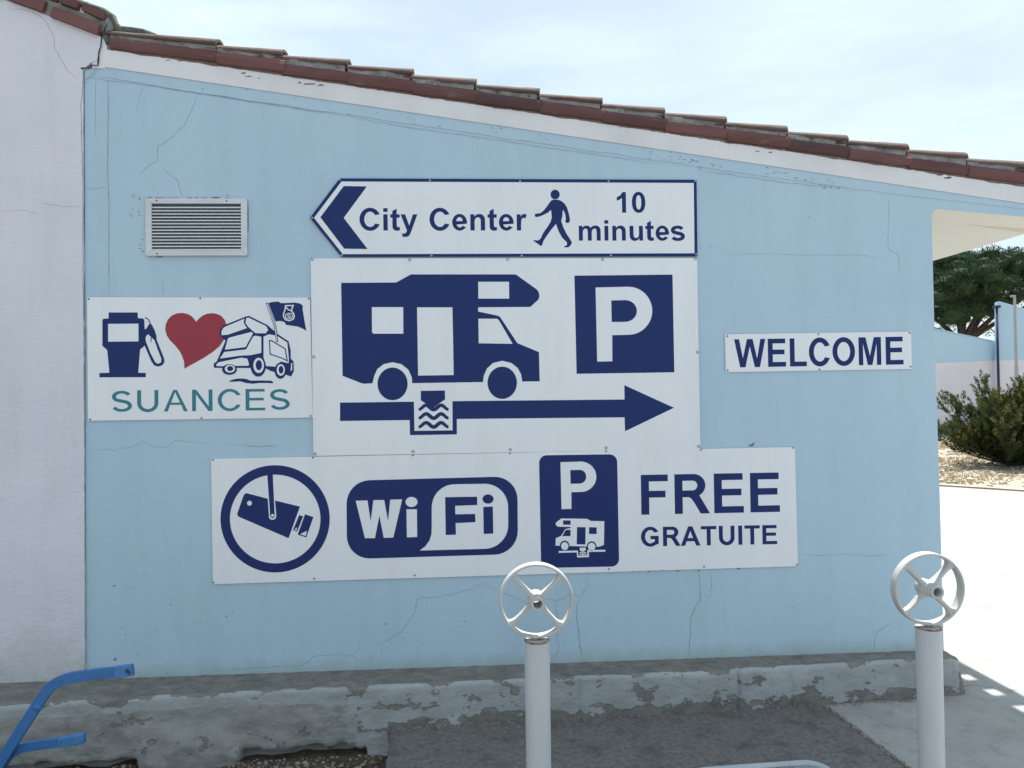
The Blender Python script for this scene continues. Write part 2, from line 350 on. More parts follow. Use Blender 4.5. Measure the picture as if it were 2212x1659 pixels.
o = mesh('loose_gravel', V, F, M['stone'], None, 'stuff'); o['label'] = 'small loose pebbles scattered on dark soil at foot of the wall'; o['category'] = 'gravel'
V, F = stones(((6.0, 24.0), (7.0, 23.0)), 5200, 0.02, 0.07, lambda x, y: 0.02, 5)
keep = []
o = mesh('field_stones', V, F, mat('field_stone', (0.34, 0.30, 0.25), 0.95, (0.50, 0.45, 0.38), 2.0), None, 'stuff')
o['label'] = 'pale stones strewn over the dry ground beyond the pavement'; o['category'] = 'stones'
# remove those that would lie on the pavement
bm = bmesh.new(); bm.from_mesh(o.data)
def on_field(x, y): return (x - 7.85) * 0.83 + (y - 8.45) * 0.78 > 0.25
bmesh.ops.delete(bm, geom=[v for v in bm.verts if not on_field(v.co.x, v.co.y)], context='VERTS'); bm.to_mesh(o.data); bm.free()

gc = [(2070, 1482), (2100, 1478), (2150, 1487), (2212, 1493)]
P_ = [at_z(*q, 0.0012) for q in gc]; V = []; F = []
for a, b in zip(P_, P_[1:]):
    for i in range(14): V.append(a.lerp(b, i / 14))
Q_ = [v + Vector((0, noise.noise(v * 9) * 0.03, 0)) for v in V]; V = []
for i, q in enumerate(Q_): ww = 0.0022 * (0.5 + abs(noise.noise(q * 15))); V += [q + Vector((0, ww, 0)), q - Vector((0, ww, 0))]
F = [(2 * i, 2 * i + 1, 2 * i + 3, 2 * i + 2) for i in range(len(Q_) - 1)]
mesh('pavement_crack', V, F, M['chip'], bpy.data.objects['pavement'])
# grit along the joint and the foot of the plinth
def joint_grit(n, seed):
    rnd = random.Random(seed); V = []; F = []
    for _ in range(n):
        if rnd.random() < .5:
            t = rnd.random(); x = 1.777 + 0.06 * t + rnd.gauss(0, .007); y = -0.03 - 0.9 * t
        else: x = rnd.uniform(-0.38, 2.4); y = -(0.215 - 0.045 * x) * 0.9 - abs(rnd.gauss(0, .016))
        r_ = rnd.uniform(.0015, .005); o = len(V); c = Vector((x, y, r_ * .4))
        for v in iv: V.append(c + v * r_ * rnd.uniform(.7, 1.3))
        for f in jf: F.append(tuple(i + o for i in f))
    return V, F
V, F = joint_grit(1500, 8)
o = mesh('grit', V, F, M['stone'], None, 'stuff'); o['label'] = 'fine grit gathered along the concrete joint and the foot of the plinth'; o['category'] = 'grit'

# ------------------------------------------------------------------ the building
B = empty('painted_building', (0, 0, 0), 'pale blue and white rendered building under a sloping red tiled roof', 'building')
SL = -0.1425
def band_z(x): return 2.999 + SL * x + 0.012         # blue / white paint line
def tb_z(x): return 3.108 + SL * x                   # underside of the verge tiles
XR = 2.495; XE = 3.2
# blue front wall, with the rounded inner corner of the porch opening
lp = [(-1.904, 0.1), (XR + 0.006, 0.1), (XR + 0.004, 1.0), (XR - 0.004, 1.9), (XR - 0.004, 2.50)]
for k in range(7):
    a = math.pi - k / 6 * math.pi / 2; lp.append((XR + 0.036 + 0.04 * math.cos(a), 2.515 + 0.04 * math.sin(a)))
lp += [(2.75, 2.535), (3.0, 2.514), (XE, 2.497), (XE, band_z(XE)), (-1.82, band_z(-1.82)), (-1.90, 3.255)]
bw = prism('blue_wall', [lp], 0.0, 0.24, M['blue'], B, back=True)
bw.data.materials.append(M['cream'])
for p_ in bw.data.polygons:            # the underside of the beam is painted like the porch ceiling
    if p_.normal.z < -0.3 and p_.center.x > XR and p_.center.z > 2: p_.material_index = 1
# blue strip under the paint line, a touch proud, ragged lower edge
up = [(x, band_z(x)) for x in (XE, -1.80)]
lo_ = []
for i in range(141):
    x = -1.86 + (2.25 + 1.86) * i / 140
    lo_.append((x, band_z(x) - 0.058 - 0.006 * noise.noise(Vector((x * 7, 0, 4))) + (0.012 if x > 1.6 else 0) * (x - 1.6)))
lo_.append((XE, band_z(XE) - 0.02))
prism('blue_band', [lo_ + up], -0.0035, 0.001, M['blue'], B)
# white band with flaking top edge
top = []
for i in range(261):
    x = XE - (XE + 1.80) * i / 260
    top.append((x, tb_z(x) - 0.006 - 0.012 * max(0, noise.noise(Vector((x * 9, 2, 0)))) - 0.004 * noise.noise(Vector((x * 40, 7, 0)))))
prism('white_band', [[(-1.80, band_z(-1.80) + .001), (XE, band_z(XE) + .001)] + top], -0.008, 0.02, M['band'], B)
# bedding mortar seen between band and tiles
prism('bedding_mortar', [[(-1.79, tb_z(-1.79) - 0.03), (3.22, tb_z(3.22) - 0.03), (3.22, tb_z(3.22) + 0.02), (-1.79, tb_z(-1.79) + 0.02)]], -0.004, 0.05, mat('brown_bedding', (0.16, 0.12, 0.10), 0.95, (0.28, 0.22, 0.19), 18, bump=0.8, bscale=60), B)
# white front wall on the left
edge = []
for i in range(90):
    z = 0.1 + (3.25 - 0.1) * i / 89
    edge.append((-1.906 + 0.004 * noise.noise(Vector((0, z * 5, 2))) + 0.003 * noise.noise(Vector((0, z * 22, 9))), z))
wl = [(-5.0, 0.1)] + edge + [(-1.87, 3.285), (-1.835, 3.30), (-1.822, 3.36), (-1.815, 3.42), (-2.13, 3.594), (-5.0, 5.17)]
prism('white_wall', [wl], -0.010, 0.24, M['white'], B, back=True)
prism('corner_fill', [[(-1.86, 3.262), (-1.795, 3.262), (-1.79, 3.30), (-1.787, 3.37), (-1.81, 3.42), (-1.84, 3.40), (-1.86, 3.30)]], -0.006, 0.05, M['band'], B)
# volume of the building behind the front
box('side_wall', (2.25, 0.2401, -0.1), (XR - 0.004, 6.0, 2.62), M['blue'], B)
box('rear_block', (-5.0, 0.2402, -0.1), (2.2499, 6.0, 2.60), M['white'], B)
prism('upper_block', [[(-5.0, 2.6001), (-1.83, 2.6001), (-1.83, 3.40), (-5.0, 5.13)]], 0.2403, 6.0, M['white'], B, back=True)
# sloping roof slab, cream soffit
def cz(x): return 2.475 - SL * (XE - x) * 1.0
prism('roof_slab', [[(-1.83, cz(-1.83)), (XE, cz(XE)), (XE, cz(XE) + 0.10), (-1.83, cz(-1.83) + 0.10)]], 0.2405, 6.0, M['cream'], B, back=True)
prism('upper_roof_slab', [[(-1.84, 3.44), (-1.84, 3.53), (-5.0, 5.27), (-5.0, 5.18)]], 0.0, 6.0, M['cream'], B, back=True)

# roof tiles: verge row. One lower tile, mortar bed, one barrel tile per course
PER = 0.3275; X0 = -1.244 - PER
def frame(p, slope):
    d = Vector((1, 0, slope)).normalized(); up = Vector((-d.z, 0, d.x))
    return Matrix(((d.x, 0, up.x, p[0]), (0, 1, 0, p[1]), (d.z, 0, up.z, p[2]), (0, 0, 0, 1)))
def barrel(name, Lh, r0, r1, h0, h1, mtx, m, parent, th=0.013, seg=10, inv=False, seed=0):
    """half-round tile along local x; r0,h0 at the uphill end, r1,h1 at the lower end"""
    V = []; F = []; ns = 7
    for i in range(ns + 1):
        t = i / ns
        for (dr) in (0, th):
            for k in range(seg + 1):
                a = math.pi * k / seg
                r = r0 + (r1 - r0) * t - dr; h = h0 + (h1 - h0) * t - dr
                y = -math.cos(a) * r; z = math.sin(a) * h
                j = 0.0022 * noise.noise(Vector((t * 5, a * 2, seed)))
                v = Vector((t * Lh + (0.004 * noise.noise(Vector((a * 2, seed, 1))) if i == ns else 0), y, (z + j) * (-1 if inv else 1)))
                V.append(mtx @ v)
    w_ = seg + 1
    for i in range(ns):
        a = i * 2 * w_; b = (i + 1) * 2 * w_
        for k in range(seg):
            F.append((a + k, b + k, b + k + 1, a + k + 1)); F.append((a + w_ + k, a + w_ + k + 1, b + w_ + k + 1, b + w_ + k))
        F.append((a, a + w_, b + w_, b)); F.append((a + seg, b + seg, b + w_ + seg, a + w_ + seg))
    for e in (0, ns * 2 * w_):
        for k in range(seg): F.append((e + k, e + k + 1, e + w_ + k + 1, e + w_ + k))
    ob = mesh(name, V, F, m, parent)
    bm = bmesh.new(); bm.from_mesh(ob.data); bmesh.ops.recalc_face_normals(bm, faces=bm.faces); bm.to_mesh(ob.data); bm.free()
    ob.data.polygons.foreach_set('use_smooth', [len(p.vertices) == 4 and p.area > 0.0004 for p in ob.data.polygons])
    return ob
def side_tile(x0, x1, z0, h, y0, m, slope, seed):
    """lower verge tile: a strip of curved clay tile standing on the wall edge"""
    mt = frame((x0, 0, z0), slope); Lh = (x1 - x0) / math.cos(math.atan(slope)); V = []; F = []
    prof = [(0.03, 0.0), (-0.004, 0.001), (y0 + 0.006, 0.006), (y0, 0.02), (y0 - 0.003, 0.04), (y0 + 0.003, h - 0.008), (y0 + 0.009, h), (0.03, h + .002)]
    ns = 8
    for i in range(ns + 1):
        for k, (y, z) in enumerate(prof):
            j = 0.0025 * noise.noise(Vector((i * 0.7, k * 0.6, seed)))
            V.append(mt @ Vector((Lh * i / ns + (0.003 * noise.noise(Vector((k, seed, 0))) if i in (0, ns) else 0), y + j, z + j)))
    n = len(prof)
    for i in range(ns):
        for k in range(n - 1): F.append((i * n + k, i * n + k + 1, (i + 1) * n + k + 1, (i + 1) * n + k))
    F.append(tuple(range(n - 1, -1, -1))); F.append(tuple(range(ns * n, ns * n + n)))
    ob = mesh('roof_tile', V, F, m, B)
    bm = bmesh.new(); bm.from_mesh(ob.data); bmesh.ops.recalc_face_normals(bm, faces=bm.faces); bm.to_mesh(ob.data); bm.free()
    return ob
def mortar_bed(x0, x1, za0, za1, zb0, zb1, y0, seed):
    V = []; F = []; nx = 14; nz_ = 5
    for i in range(nx + 1):
        t = i / nx; x = x0 + (x1 - x0) * t; zl = za0 + (za1 - za0) * t; zh = zb0 + (zb1 - zb0) * t
        for k in range(nz_ + 1):
            s = k / nz_; z = zl + (zh - zl) * s
            y = y0 + 0.010 * noise.fractal(Vector((x * 16, z * 22, seed)), 1, 2, 3)
            V.append((x, y, z))
        V.append((x, 0.12, zh)); V.append((x, 0.12, zl))
    n = nz_ + 3
    for i in range(nx):
        for k in range(n): 
            k2 = (k + 1) % n; F.append((i * n + k, (i + 1) * n + k, (i + 1) * n + k2, i * n + k2))
    F.append(tuple(range(n))); F.append(tuple(range(nx * n + n - 1, nx * n - 1, -1)))
    return mesh('mortar', V, F, M['mortar'], B, smooth=False)
rnd = random.Random(4)
k = 0
while X0 + PER * k < 3.3:
    xa = X0 + PER * k; xb = xa + PER
    if k == 0: xa = -1.77
    xb = min(xb, 3.37)
    h = 0.060 + rnd.uniform(-.003, .003)
    side_tile(xa, xb + 0.008, tb_z(xa) - 0.002 + rnd.uniform(-.002, .002), h, -0.024 - 0.003 * (k % 2) - rnd.uniform(0, .003), M['tile2'] if k in (5, 10) else M['tile'], -0.119, k)
    # barrel tile: flatter than the roof, its lower end lifted over the next one
    za = tb_z(xb) + 0.094 + 0.094 * (xb - xa); zb = tb_z(xb) + 0.094
    mortar_bed(xa, xb - 0.004 - rnd.uniform(0, .012), tb_z(xa) + 0.052, tb_z(xb) + 0.055, za + 0.004, zb + 0.004, -0.014, k * 3.1)
    barrel('roof_tile', (xb - xa + 0.06) * 1.004, 0.074, 0.090, 0.038, 0.054, frame((xa - 0.06, 0.060 + rnd.uniform(-.004, .004), za + 0.0056), -0.094 + rnd.uniform(-.006, .006)), M['cover'], B, seed=k)
    k += 1
# second barrel row behind the verge, then the tile ends along the eave
for j in range(0, 27):
    y = 0.27 + j * 0.215
    barrel('roof_tile', 0.42, 0.062, 0.068, 0.055, 0.06, frame((2.95, y, 2.74), -0.15), M['tile'], B, inv=True, seed=j)
    barrel('roof_tile', 0.34, 0.080, 0.088, 0.065, 0.07, frame((2.885, y + 0.1075, 2.75), -0.13), M['cover'], B, seed=j + 50)
tubebm = bmesh.new(); box_bm(tubebm, (3.30, 0.10, 2.60), (3.372, 6.0, 2.66)); bm_obj('eaves_gutter', tubebm, M['galv'], B)
box('eaves_board', (3.05, 0.245, 2.585), (3.218, 6.0, 2.63), M['cream'], B)

# upper left verge: two courses of tiles bedded in mortar on the steeper roof
def verge_box(p0, p1, h, y0, y1, m, name='roof_tile', seed=0):
    a = at_y(*p0, 0); b = at_y(*p1, 0); d = (b - a); L_ = d.length; s = d.z / d.x
    mt = frame((a.x, 0, a.z), s); bm = bmesh.new()
    box_bm(bm, (0, y0, -h), (L_, y1, 0)); bmesh.ops.subdivide_edges(bm, edges=list(bm.edges), cuts=3, use_grid_fill=True)
    for v in bm.verts: v.co += Vector([0.003 * noise.noise(v.co * 14 + Vector((seed, i * 5, 0))) for i in range(3)]); v.co = mt @ v.co
    bmesh.ops.recalc_face_normals(bm, faces=bm.faces)
    return bm_obj(name, bm, m, B)
vz = lambda x, y: (x / 3, y / 3)
mbt = mat('mortar_left', (0.17, 0.165, 0.17), 0.95, (0.28, 0.27, 0.275), 12, bump=0.9, bscale=45)
verge_box((-330, -160), vz(702, 150), 0.075, -0.012, 0.12, mbt, 'mortar', 1)
for i, (a, b) in enumerate([((105, -45), (318, 30)), ((368, 62), (672, 178)), ((-210, -165), (55, -65)), ((-520, -290), (-260, -190))]):
    verge_box(vz(*a), vz(*b), 0.052, -0.035 - .003 * i, 0.10, M['tile'], seed=i + 3)
for i, (a, b) in enumerate([((180, -100), (400, -22)), ((415, -12), (532, 30)), ((567, 38), (700, 100)), ((-60, -190), (160, -110))]):
    verge_box(vz(*a), vz(*b), 0.036, -0.028 - .002 * i, 0.12, M['tile'], seed=i + 13)
# dark lichen cap over the junction
bm = bmesh.new()
pts = [at_y(x / 3, y / 3, 0.03) for x, y in ((380, -28), (500, 2), (600, 38), (680, 68), (725, 102), (745, 148), (780, 182), (850, 188), (930, 200), (1010, 225))]
tube(bm, pts, [0.018, 0.02, 0.022, 0.024, 0.026, 0.022, 0.022, 0.022, 0.024, 0.02], 10)
for v in bm.verts: v.co += Vector((0, 0, 0.006)) * noise.noise(v.co * 30)
for v in bm.verts: v.co.z -= 0.014
bm_obj('mortar_cap', bm, mat('lichen_mortar', (0.07, 0.075, 0.07), 0.95, (0.20, 0.20, 0.17), 25, bump=0.8), B, smooth=True)
bm = bmesh.new()
pts = [at_y(x / 3, y / 3, 0.02) for x, y in ((690, 110), (700, 180), (690, 240), (672, 300))]
tube(bm, pts, [0.02, 0.035, 0.03, 0.02], 10)
bm_obj('mortar_fillet', bm, mbt, B, smooth=True)

# plinth: swept profile with worn edges, cracks and a lobe of spilled concrete
def wfun(x):
    P = [(-5.2, 0.36), (-3.2, 0.33), (-1.8, 0.262), (-1.34, 0.228), (-0.62, 0.20), (0.4, 0.185), (1.05, 0.165), (1.8, 0.125), (2.3, 0.09), (2.5, 0.085)]
    for (a, b), (c, d) in zip(P, P[1:]):
        if x <= c: return b + (d - b) * (x - a) / (c - a)
    return P[-1][1]
path = []
x = -5.2
while x < 2.5: path.append((Vector((x, 0, 0)), Vector((0, -1, 0)), wfun(x))); x += 0.0085
for i in range(13):
    a = -math.pi / 2 + (i) / 12 * math.pi / 2
    path.append((Vector((2.5, 0.0, 0)), Vector((math.cos(a), math.sin(a), 0)), 0.085 + 0.02 * math.sin(i / 12 * math.pi / 2)))
for i in range(1, 60): path.append((Vector((2.5, 0.02 * i, 0)), Vector((1, 0, 0)), 0.105))
ZT = 0.207
V = []; F = []; bare = []; raw = []
cracks_x = [(-1.86, 0.5), (-0.02, 0), (0.53, .6), (1.34, 1), (1.62, .5), (2.29, .6), (0.95, .4)]
NP = 34
for i, (p, d, wd) in enumerate(path):
    for k in range(NP):
        s = k / (NP - 1)
        if s < 0.3: t = s / 0.3; o_ = (wd - 0.02) * t - 0.0; z = ZT + 0.004 - 0.012 * t; nb = 1.0
        elif s < 0.42: t = (s - 0.3) / 0.12; a = t * math.pi / 2; o_ = wd - 0.02 + 0.02 * math.sin(a); z = ZT - 0.028 + 0.02 * math.cos(a); nb = 0.62 - 0.5 * t
        else:
            t = (s - 0.42) / 0.58; o_ = wd + 0.012 * t * (1 if p.x < 0 else 0.2); z = ZT - 0.028 - (0.34) * t ** 1.0; nb = 0.20
        q = p + d * o_; q.z = z
        n3 = Vector((q.x, q.y * 2, q.z))
        wob = 0.008 * noise.fractal(n3 * 9, 1, 2, 4) + 0.010 * noise.noise(n3 * 2.3)
        endf = max(0.0, min(1.0, (p.x + (0.25 if d.x > .1 else 0) - 2.42) / 0.2)) * (1 if p.x > 2.4 else 0)
        if endf: q -= d * 0.035 * endf * max(0, min(1, (z + 0.02) / 0.2)) * (1 if s > .2 else s * 5); q.z -= 0.022 * endf * (1 if s < .45 else max(0, 1 - (s - .45) * 4))
        leftness = max(0.0, min(1.0, (-0.35 - p.x) / 0.5))
        if s >= 0.3:
            depth = max(0, (ZT - 0.075 - z)) 
            wob += leftness * (0.016 * noise.fractal(Vector((q.x * 7, 3, q.z * 11)), 1, 2, 4)) * min(1, depth * 20)
            lobe = max(0, 1 - ((q.x + 1.32) / 0.25) ** 2) * max(0, 1 - ((z + 0.06) / 0.13) ** 2); wob += 0.05 * lobe
            # bottom of the render is broken away above the soil
            brk = -0.075 - 0.03 * noise.noise(Vector((q.x * 3.3, 5, 0))) - 0.015 * noise.noise(Vector((q.x * 14, 5, 0))) 
            if leftness > 0.3 and z < brk and lobe < 0.15: wob -= 0.08 * min(1, (brk - z) / 0.02)
            for cx_, st in cracks_x:
                cxx = cx_ + 0.008 * noise.noise(Vector((cx_, z * 25, 0)))
                dx = abs(q.x - cxx)
                if dx < 0.008 and st > 0 and p.x < 2.5: wob -= 0.012 * st
            q += d * wob
        else: q.z += 0.5 * wob * min(1, s * 8) + 0.003 * noise.fractal(Vector((q.x * 14, q.y * 60, 0)), 1, 2, 3)
        V.append(q)
        bottom = max(0, 1 - (z - 0.0) / 0.07) if p.x > -0.4 else 0
        nb = nb if s < .42 else nb * (1 - 0.7 * leftness)
        bare.append(min(1, nb * (1 if s < .3 else 0.62) + 0.42 * max(0, min(1, bottom)) * (1 if s > .42 else 0) + (0.2 if d.x > 0.5 and p.x >= 2.5 else 0)))
        raw.append(leftness * min(1, max(0, (ZT - 0.06 - z) / 0.03)) if s > .42 else 0)
for i in range(len(path) - 1):
    for k in range(NP - 1):
        a = i * NP + k; F.append((a, a + 1, a + 1 + NP, a + NP))
pl = mesh('plinth', V, F, M['plinth'], B, smooth=True)
bm = bmesh.new(); bm.from_mesh(pl.data); bm.normal_update()
if sum(f.normal.z for f in list(bm.faces)[:200:33]) < 0: bmesh.ops.reverse_faces(bm, faces=bm.faces)
bm.to_mesh(pl.data); bm.free()
for nm, dat in (('bare', bare), ('raw', raw)):
    at_ = pl.data.attributes.new(nm, 'FLOAT', 'POINT'); at_.data.foreach_set('value', dat)
pl.data.polygons.foreach_set('use_smooth', [True] * len(pl.data.polygons))

# cracks in the render, as narrow open lines
def crack(pts, wid, m, o=(0, 0), k=1.0, y=-0.0006, jit=1.0, seed=0, taper=True):
    P = [at_y(o[0] + a * k, o[1] + b * k, 0) for a, b in pts]
    Q = []
    for a, b in zip(P, P[1:]):
        n = max(2, int((b - a).length / 0.012))
        for i in range(n): Q.append(a.lerp(b, i / n))
    Q.append(P[-1]); R_ = []
    for i, q in enumerate(Q):
        R_.append(q + Vector((noise.noise(q * 28 + Vector((seed, 0, 0))), 0, noise.noise(q * 28 + Vector((0, 9, seed))))) * 0.006 * jit)
    V = []; F = []
    for i, q in enumerate(R_):
        d = (R_[min(i + 1, len(R_) - 1)] - R_[max(i - 1, 0)]).normalized(); n = Vector((-d.z, 0, d.x))
        t = i / (len(R_) - 1); ww = wid * (0.55 + 0.9 * abs(noise.noise(q * 22))) * (min(1, 6 * t, 6 * (1 - t)) * 0.8 + 0.2 if taper else 1)
        a = q + n * ww / 2; b = q - n * ww / 2; V.append((a.x, y, a.z)); V.append((b.x, y, b.z))
    for i in range(len(R_) - 1): F.append((2 * i + 1, 2 * i + 3, 2 * i + 2, 2 * i))
    ob = mesh('crack', V, F, m, B)
    return ob
Z3 = 1 / 3.0
C = M['crack']; CW = M['crackw']
crack([(60, 60), (210, 80), (300, 135), (352, 230), (365, 330), (415, 410), (440, 465), (520, 520)], 0.0026, CW, k=Z3, y=-0.0106)
crack([(30, 1375), (150, 1365), (270, 1392)], 0.0016, CW, k=Z3, y=-0.0106); crack([(260, 1320), (380, 1335), (530, 1345)], 0.0016, CW, k=Z3, y=-0.0106)
crack([(545, 540), (532, 700), (535, 900), (545, 1200), (543, 1600), (552, 2300), (556, 3100), (560, 3900), (558, 4340)], 0.0028, C, k=Z3, y=-0.0112, jit=0.5, taper=False)
crack([(700, 440), (702, 700), (697, 1100), (706, 1300), (706, 1910)], 0.0034, C, k=Z3, jit=0.35)
crack([(620, 500), (618, 700), (622, 900)], 0.0014, C, k=Z3, jit=0.35)
crack([(1283, 610), (1240, 720), (1190, 810), (1100, 905), (1022, 950), (1022, 1040), (960, 1075), (905, 1135)], 0.0024, C, k=Z3)
crack([(1060, 1090), (1100, 1125), (1160, 1180), (1160, 1215), (1190, 1280)], 0.0026, mat('crack_tan', (0.30, 0.30, 0.27), .9), k=Z3)
crack([(535, 455), (605, 432), (640, 430), (645, 370), (660, 300), (664, 232), (700, 165)], 0.0085, M['dark'], k=Z3, y=-0.0125, taper=False)
crack([(625, 430), (618, 480), (575, 512), (542, 542)], 0.005, C, k=Z3, y=-0.011)
crack([(620, 490), (700, 505), (930, 545), (1280, 605), (1600, 655), (1900, 700), (2212, 748)], 0.0030, C, k=Z3, y=-0.0042, jit=.7)
crack([(0, 750), (400, 822), (660, 858), (1145, 930), (1560, 990), (2140, 1075)], 0.0022, C, (737.3, 0), Z3, y=-0.0042, jit=.6)
crack([(100, 445), (520, 505), (780, 540), (1070, 568)], 0.0020, C, (1474.7, 219.4), Z3, y=-0.0042)
crack([(555, 1230), (640, 1222), (700, 1215)], 0.0018, C, k=Z3)
crack([(930, 560), (900, 650), (885, 730)], 0.0012, C, k=Z3)
crack([(1335, 600), (1334, 800), (1328, 930), (1345, 960), (1400, 1000), (1410, 1100)], 0.0018, C, (1474.7, 219.4), Z3)
crack([(260, 975), (290, 998), (400, 985), (700, 990), (900, 997), (1160, 995), (1300, 1025)], 0.0015, C, (1474.7, 219.4), Z3)
crack([(270, 92), (380, 95), (480, 92)], 0.0016, C, (438.9, 932.6), Z3)
crack([(260, 520), (265, 385), (390, 310), (440, 230), (485, 170), (490, 98), (700, 70), (830, 35), (940, -10)], 0.0020, C, (737.3, 1261.8), Z3)
crack([(940, -10), (1000, 40), (1150, 95), (1210, 125)], 0.0016, C, (737.3, 1261.8), Z3)
crack([(1310, 95), (1400, 107), (1500, 65), (1555, 85), (1590, 20), (1600, -60)], 0.0020, C, (737.3, 1261.8), Z3)
crack([(1555, 85), (1525, 130), (1530, 250), (1550, 420), (1562, 500)], 0.0032, C, (737.3, 1261.8), Z3)
crack([(1395, 107), (1400, 300), (1405, 430), (1370, 505)], 0.0018, C, (737.3, 1261.8), Z3)
crack([(1310, 605), (1380, 560), (1690, 540), (1970, 525), (2040, 465), (2212, 455), (2290, 468), (2320, 505)], 0.0020, C, (0, 1261.8), Z3)
crack([(1070, 545), (1100, 618)], 0.0018, C, (0, 1261.8), Z3)
crack([(20, 460), (80, 465), (100, 490)], 0.0018, C, (737.3, 1261.8), Z3); crack([(80, 465), (115, 420), (125, 370)], 0.0014, C, (737.3, 1261.8), Z3)
crack([(110, 240), (117, 430), (55, 525), (45, 700), (40, 812)], 0.0034, C, (1474.7, 1152.1), Z3)
crack([(180, 225), (185, 300), (183, 400)], 0.0018, C, (1474.7, 1152.1), Z3)
crack([(760, 140), (900, 145), (1060, 133), (1200, 146), (1320, 140), (1365, 155)], 0.0020, C, (1474.7, 1152.1), Z3)
crack([(1240, 772), (1245, 690), (1260, 635), (1300, 610), (1350, 580)], 0.0026, C, (1474.7, 1152.1), Z3)
crack([(1395, 560), (1400, 600), (1415, 620)], 0.0014, C, (1474.7, 1152.1), Z3)
crack([(95, 1490), (350, 1480), (480, 1462), (600, 1410), (680, 1462), (780, 1465), (860, 1410), (1180, 1430)], 0.0014, C, (164.6, 603.5), 0.248)
crack([(1290, 1445), (1450, 1440), (1560, 1460), (1790, 1440)], 0.0014, C, (164.6, 603.5), 0.248)
crack([(755, 0), (745, 60), (762, 145)], 0.0014, C, (164.6, 603.5), 0.248)

# chips in the paint, each list entry one patch: x, y, size in photograph units
def chips(lst, m, y=-0.0009, o=(0, 0), k=1.0, name='paint_chips'):
    V = []; F = []; rr = random.Random(11)
    for (cx_, cy_, sx, sy) in lst:
        n = 9; b0 = len(V)
        for i in range(n):
            a = 2 * math.pi * i / n; rad = rr.uniform(0.55, 1.15)
            p = at_y(o[0] + (cx_ + sx * rad * math.cos(a)) * k, o[1] + (cy_ + sy * rad * math.sin(a)) * k, 0); V.append((p.x, y, p.z))
        c0 = at_y(o[0] + cx_ * k, o[1] + cy_ * k, 0); V.append((c0.x, y, c0.z))
        for i in range(n): F.append((b0 + (i + 1) % n, b0 + i, b0 + n))
    return mesh(name, V, F, m, B, 'stuff')
kV = 480 / 2212 / 1.8228; oV = (296.25, 406)
chips([(40, 195, 8, 26), (28, 435, 12, 18), (45, 495, 16, 16), (305, 40, 10, 8), (385, 95, 9, 7), (622, 70, 9, 7), (95, 932, 13, 13), (50, 1040, 11, 20), (60, 1105, 20, 12), (100, 1150, 22, 10),
       (230, 172, 60, 12), (420, 178, 120, 8), (640, 182, 110, 6), (950, 182, 60, 11), (1080, 178, 30, 13), (1220, 182, 75, 11), (1440, 176, 100, 15), (1640, 186, 60, 7), (1640, 130, 12, 12),
       (160, 200, 12, 16), (160, 290, 8, 50), (160, 385, 9, 20), (160, 600, 10, 55), (160, 850, 10, 70), (165, 1090, 8, 70), (2018, 500, 6, 300), (430, 1245, 60, 8), (400, 1255, 90, 8)], M['chip'], o=oV, k=kV)
chips([(1740, 88, 20, 8), (1755, 80, 8, 12), (975, 905, 10, 5), (1080, 903, 14, 5), (1165, 897, 20, 5), (1265, 901, 10, 6), (1320, 893, 9, 4), (1380, 889, 9, 4), (1400, 900, 9, 6), (1658, 887, 14, 6)], M['chip'], o=(1042.3, 932.6), k=Z3)
chips([(1580, 478, 20, 6), (1612, 500, 26, 5), (1680, 512, 12, 4), (1945, 540, 12, 8), (2000, 548, 45, 6), (2080, 556, 26, 6), (1090, 395, 16, 4), (1165, 400, 20, 4)], mat('peeled_brown', (0.19, 0.12, 0.10), .95, (0.3, 0.2, 0.17), 40), y=-0.0086, k=Z3, name='peeled_patch')
chips([(1660, 478, 28, 5), (1712, 498, 26, 9), (480, 325, 18, 5), (565, 332, 16, 4)], mat('peeled_red', (0.20, 0.10, 0.09), .95), y=-0.0086, o=(1474.7, 219.4), k=Z3, name='peeled_patch')
chips([(740, 10, 12, 6), (745, 488, 12, 13), (812, 325, 6, 7), (895, 455, 6, 4), (1105, 130, 5, 4), (1468, 208, 6, 5), (1505, 184, 6, 4)], M['crack'], o=(0, 1261.8), k=Z3)
chips([(288, 257, 7, 6), (197, 472, 5, 4), (1435, 20, 4, 3), (1540, 300, 4, 4)], M['crack'], o=(737.3, 1261.8), k=Z3)
rp = random.Random(31); pits = []
for _ in range(70):
    px = rp.choice([rp.uniform(1400, 1560), rp.uniform(1640, 1880), rp.uniform(400, 1300)]); cx3 = (px - 230) / (1878 - 230); py = 163 + 253 * cx3 - 5 * math.sin(cx3 * 3.1) + rp.gauss(-6, 6)
    pits.append((px, py, rp.uniform(1, 4.5), rp.uniform(.6, 1.8)))
chips(pits, mat('render_pits', (0.27, 0.35, 0.41), .9), y=-0.0044)
scr = [(rp.uniform(250, 1990), rp.uniform(1260, 1420), rp.uniform(.6, 2), rp.uniform(.6, 1.6)) for _ in range(40)] + [(rp.uniform(250, 1990), rp.uniform(250, 1300), rp.uniform(.5, 1.6), rp.uniform(.5, 1.3)) for _ in range(50)]
chips(scr, mat('wall_marks', (0.25, 0.33, 0.38), .9), y=-0.0008)
chips([(862, 1270, 12, 14), (905, 1285, 4, 12), (858, 1350, 10, 12), (848, 1395, 12, 14)], mat('pale_scuff', (0.42, 0.47, 0.50), .9), k=Z3)
chips([(115, 940, 5, 3), (180, 937, 5, 3)], M['crack'], o=(1474.7, 219.4), k=Z3)

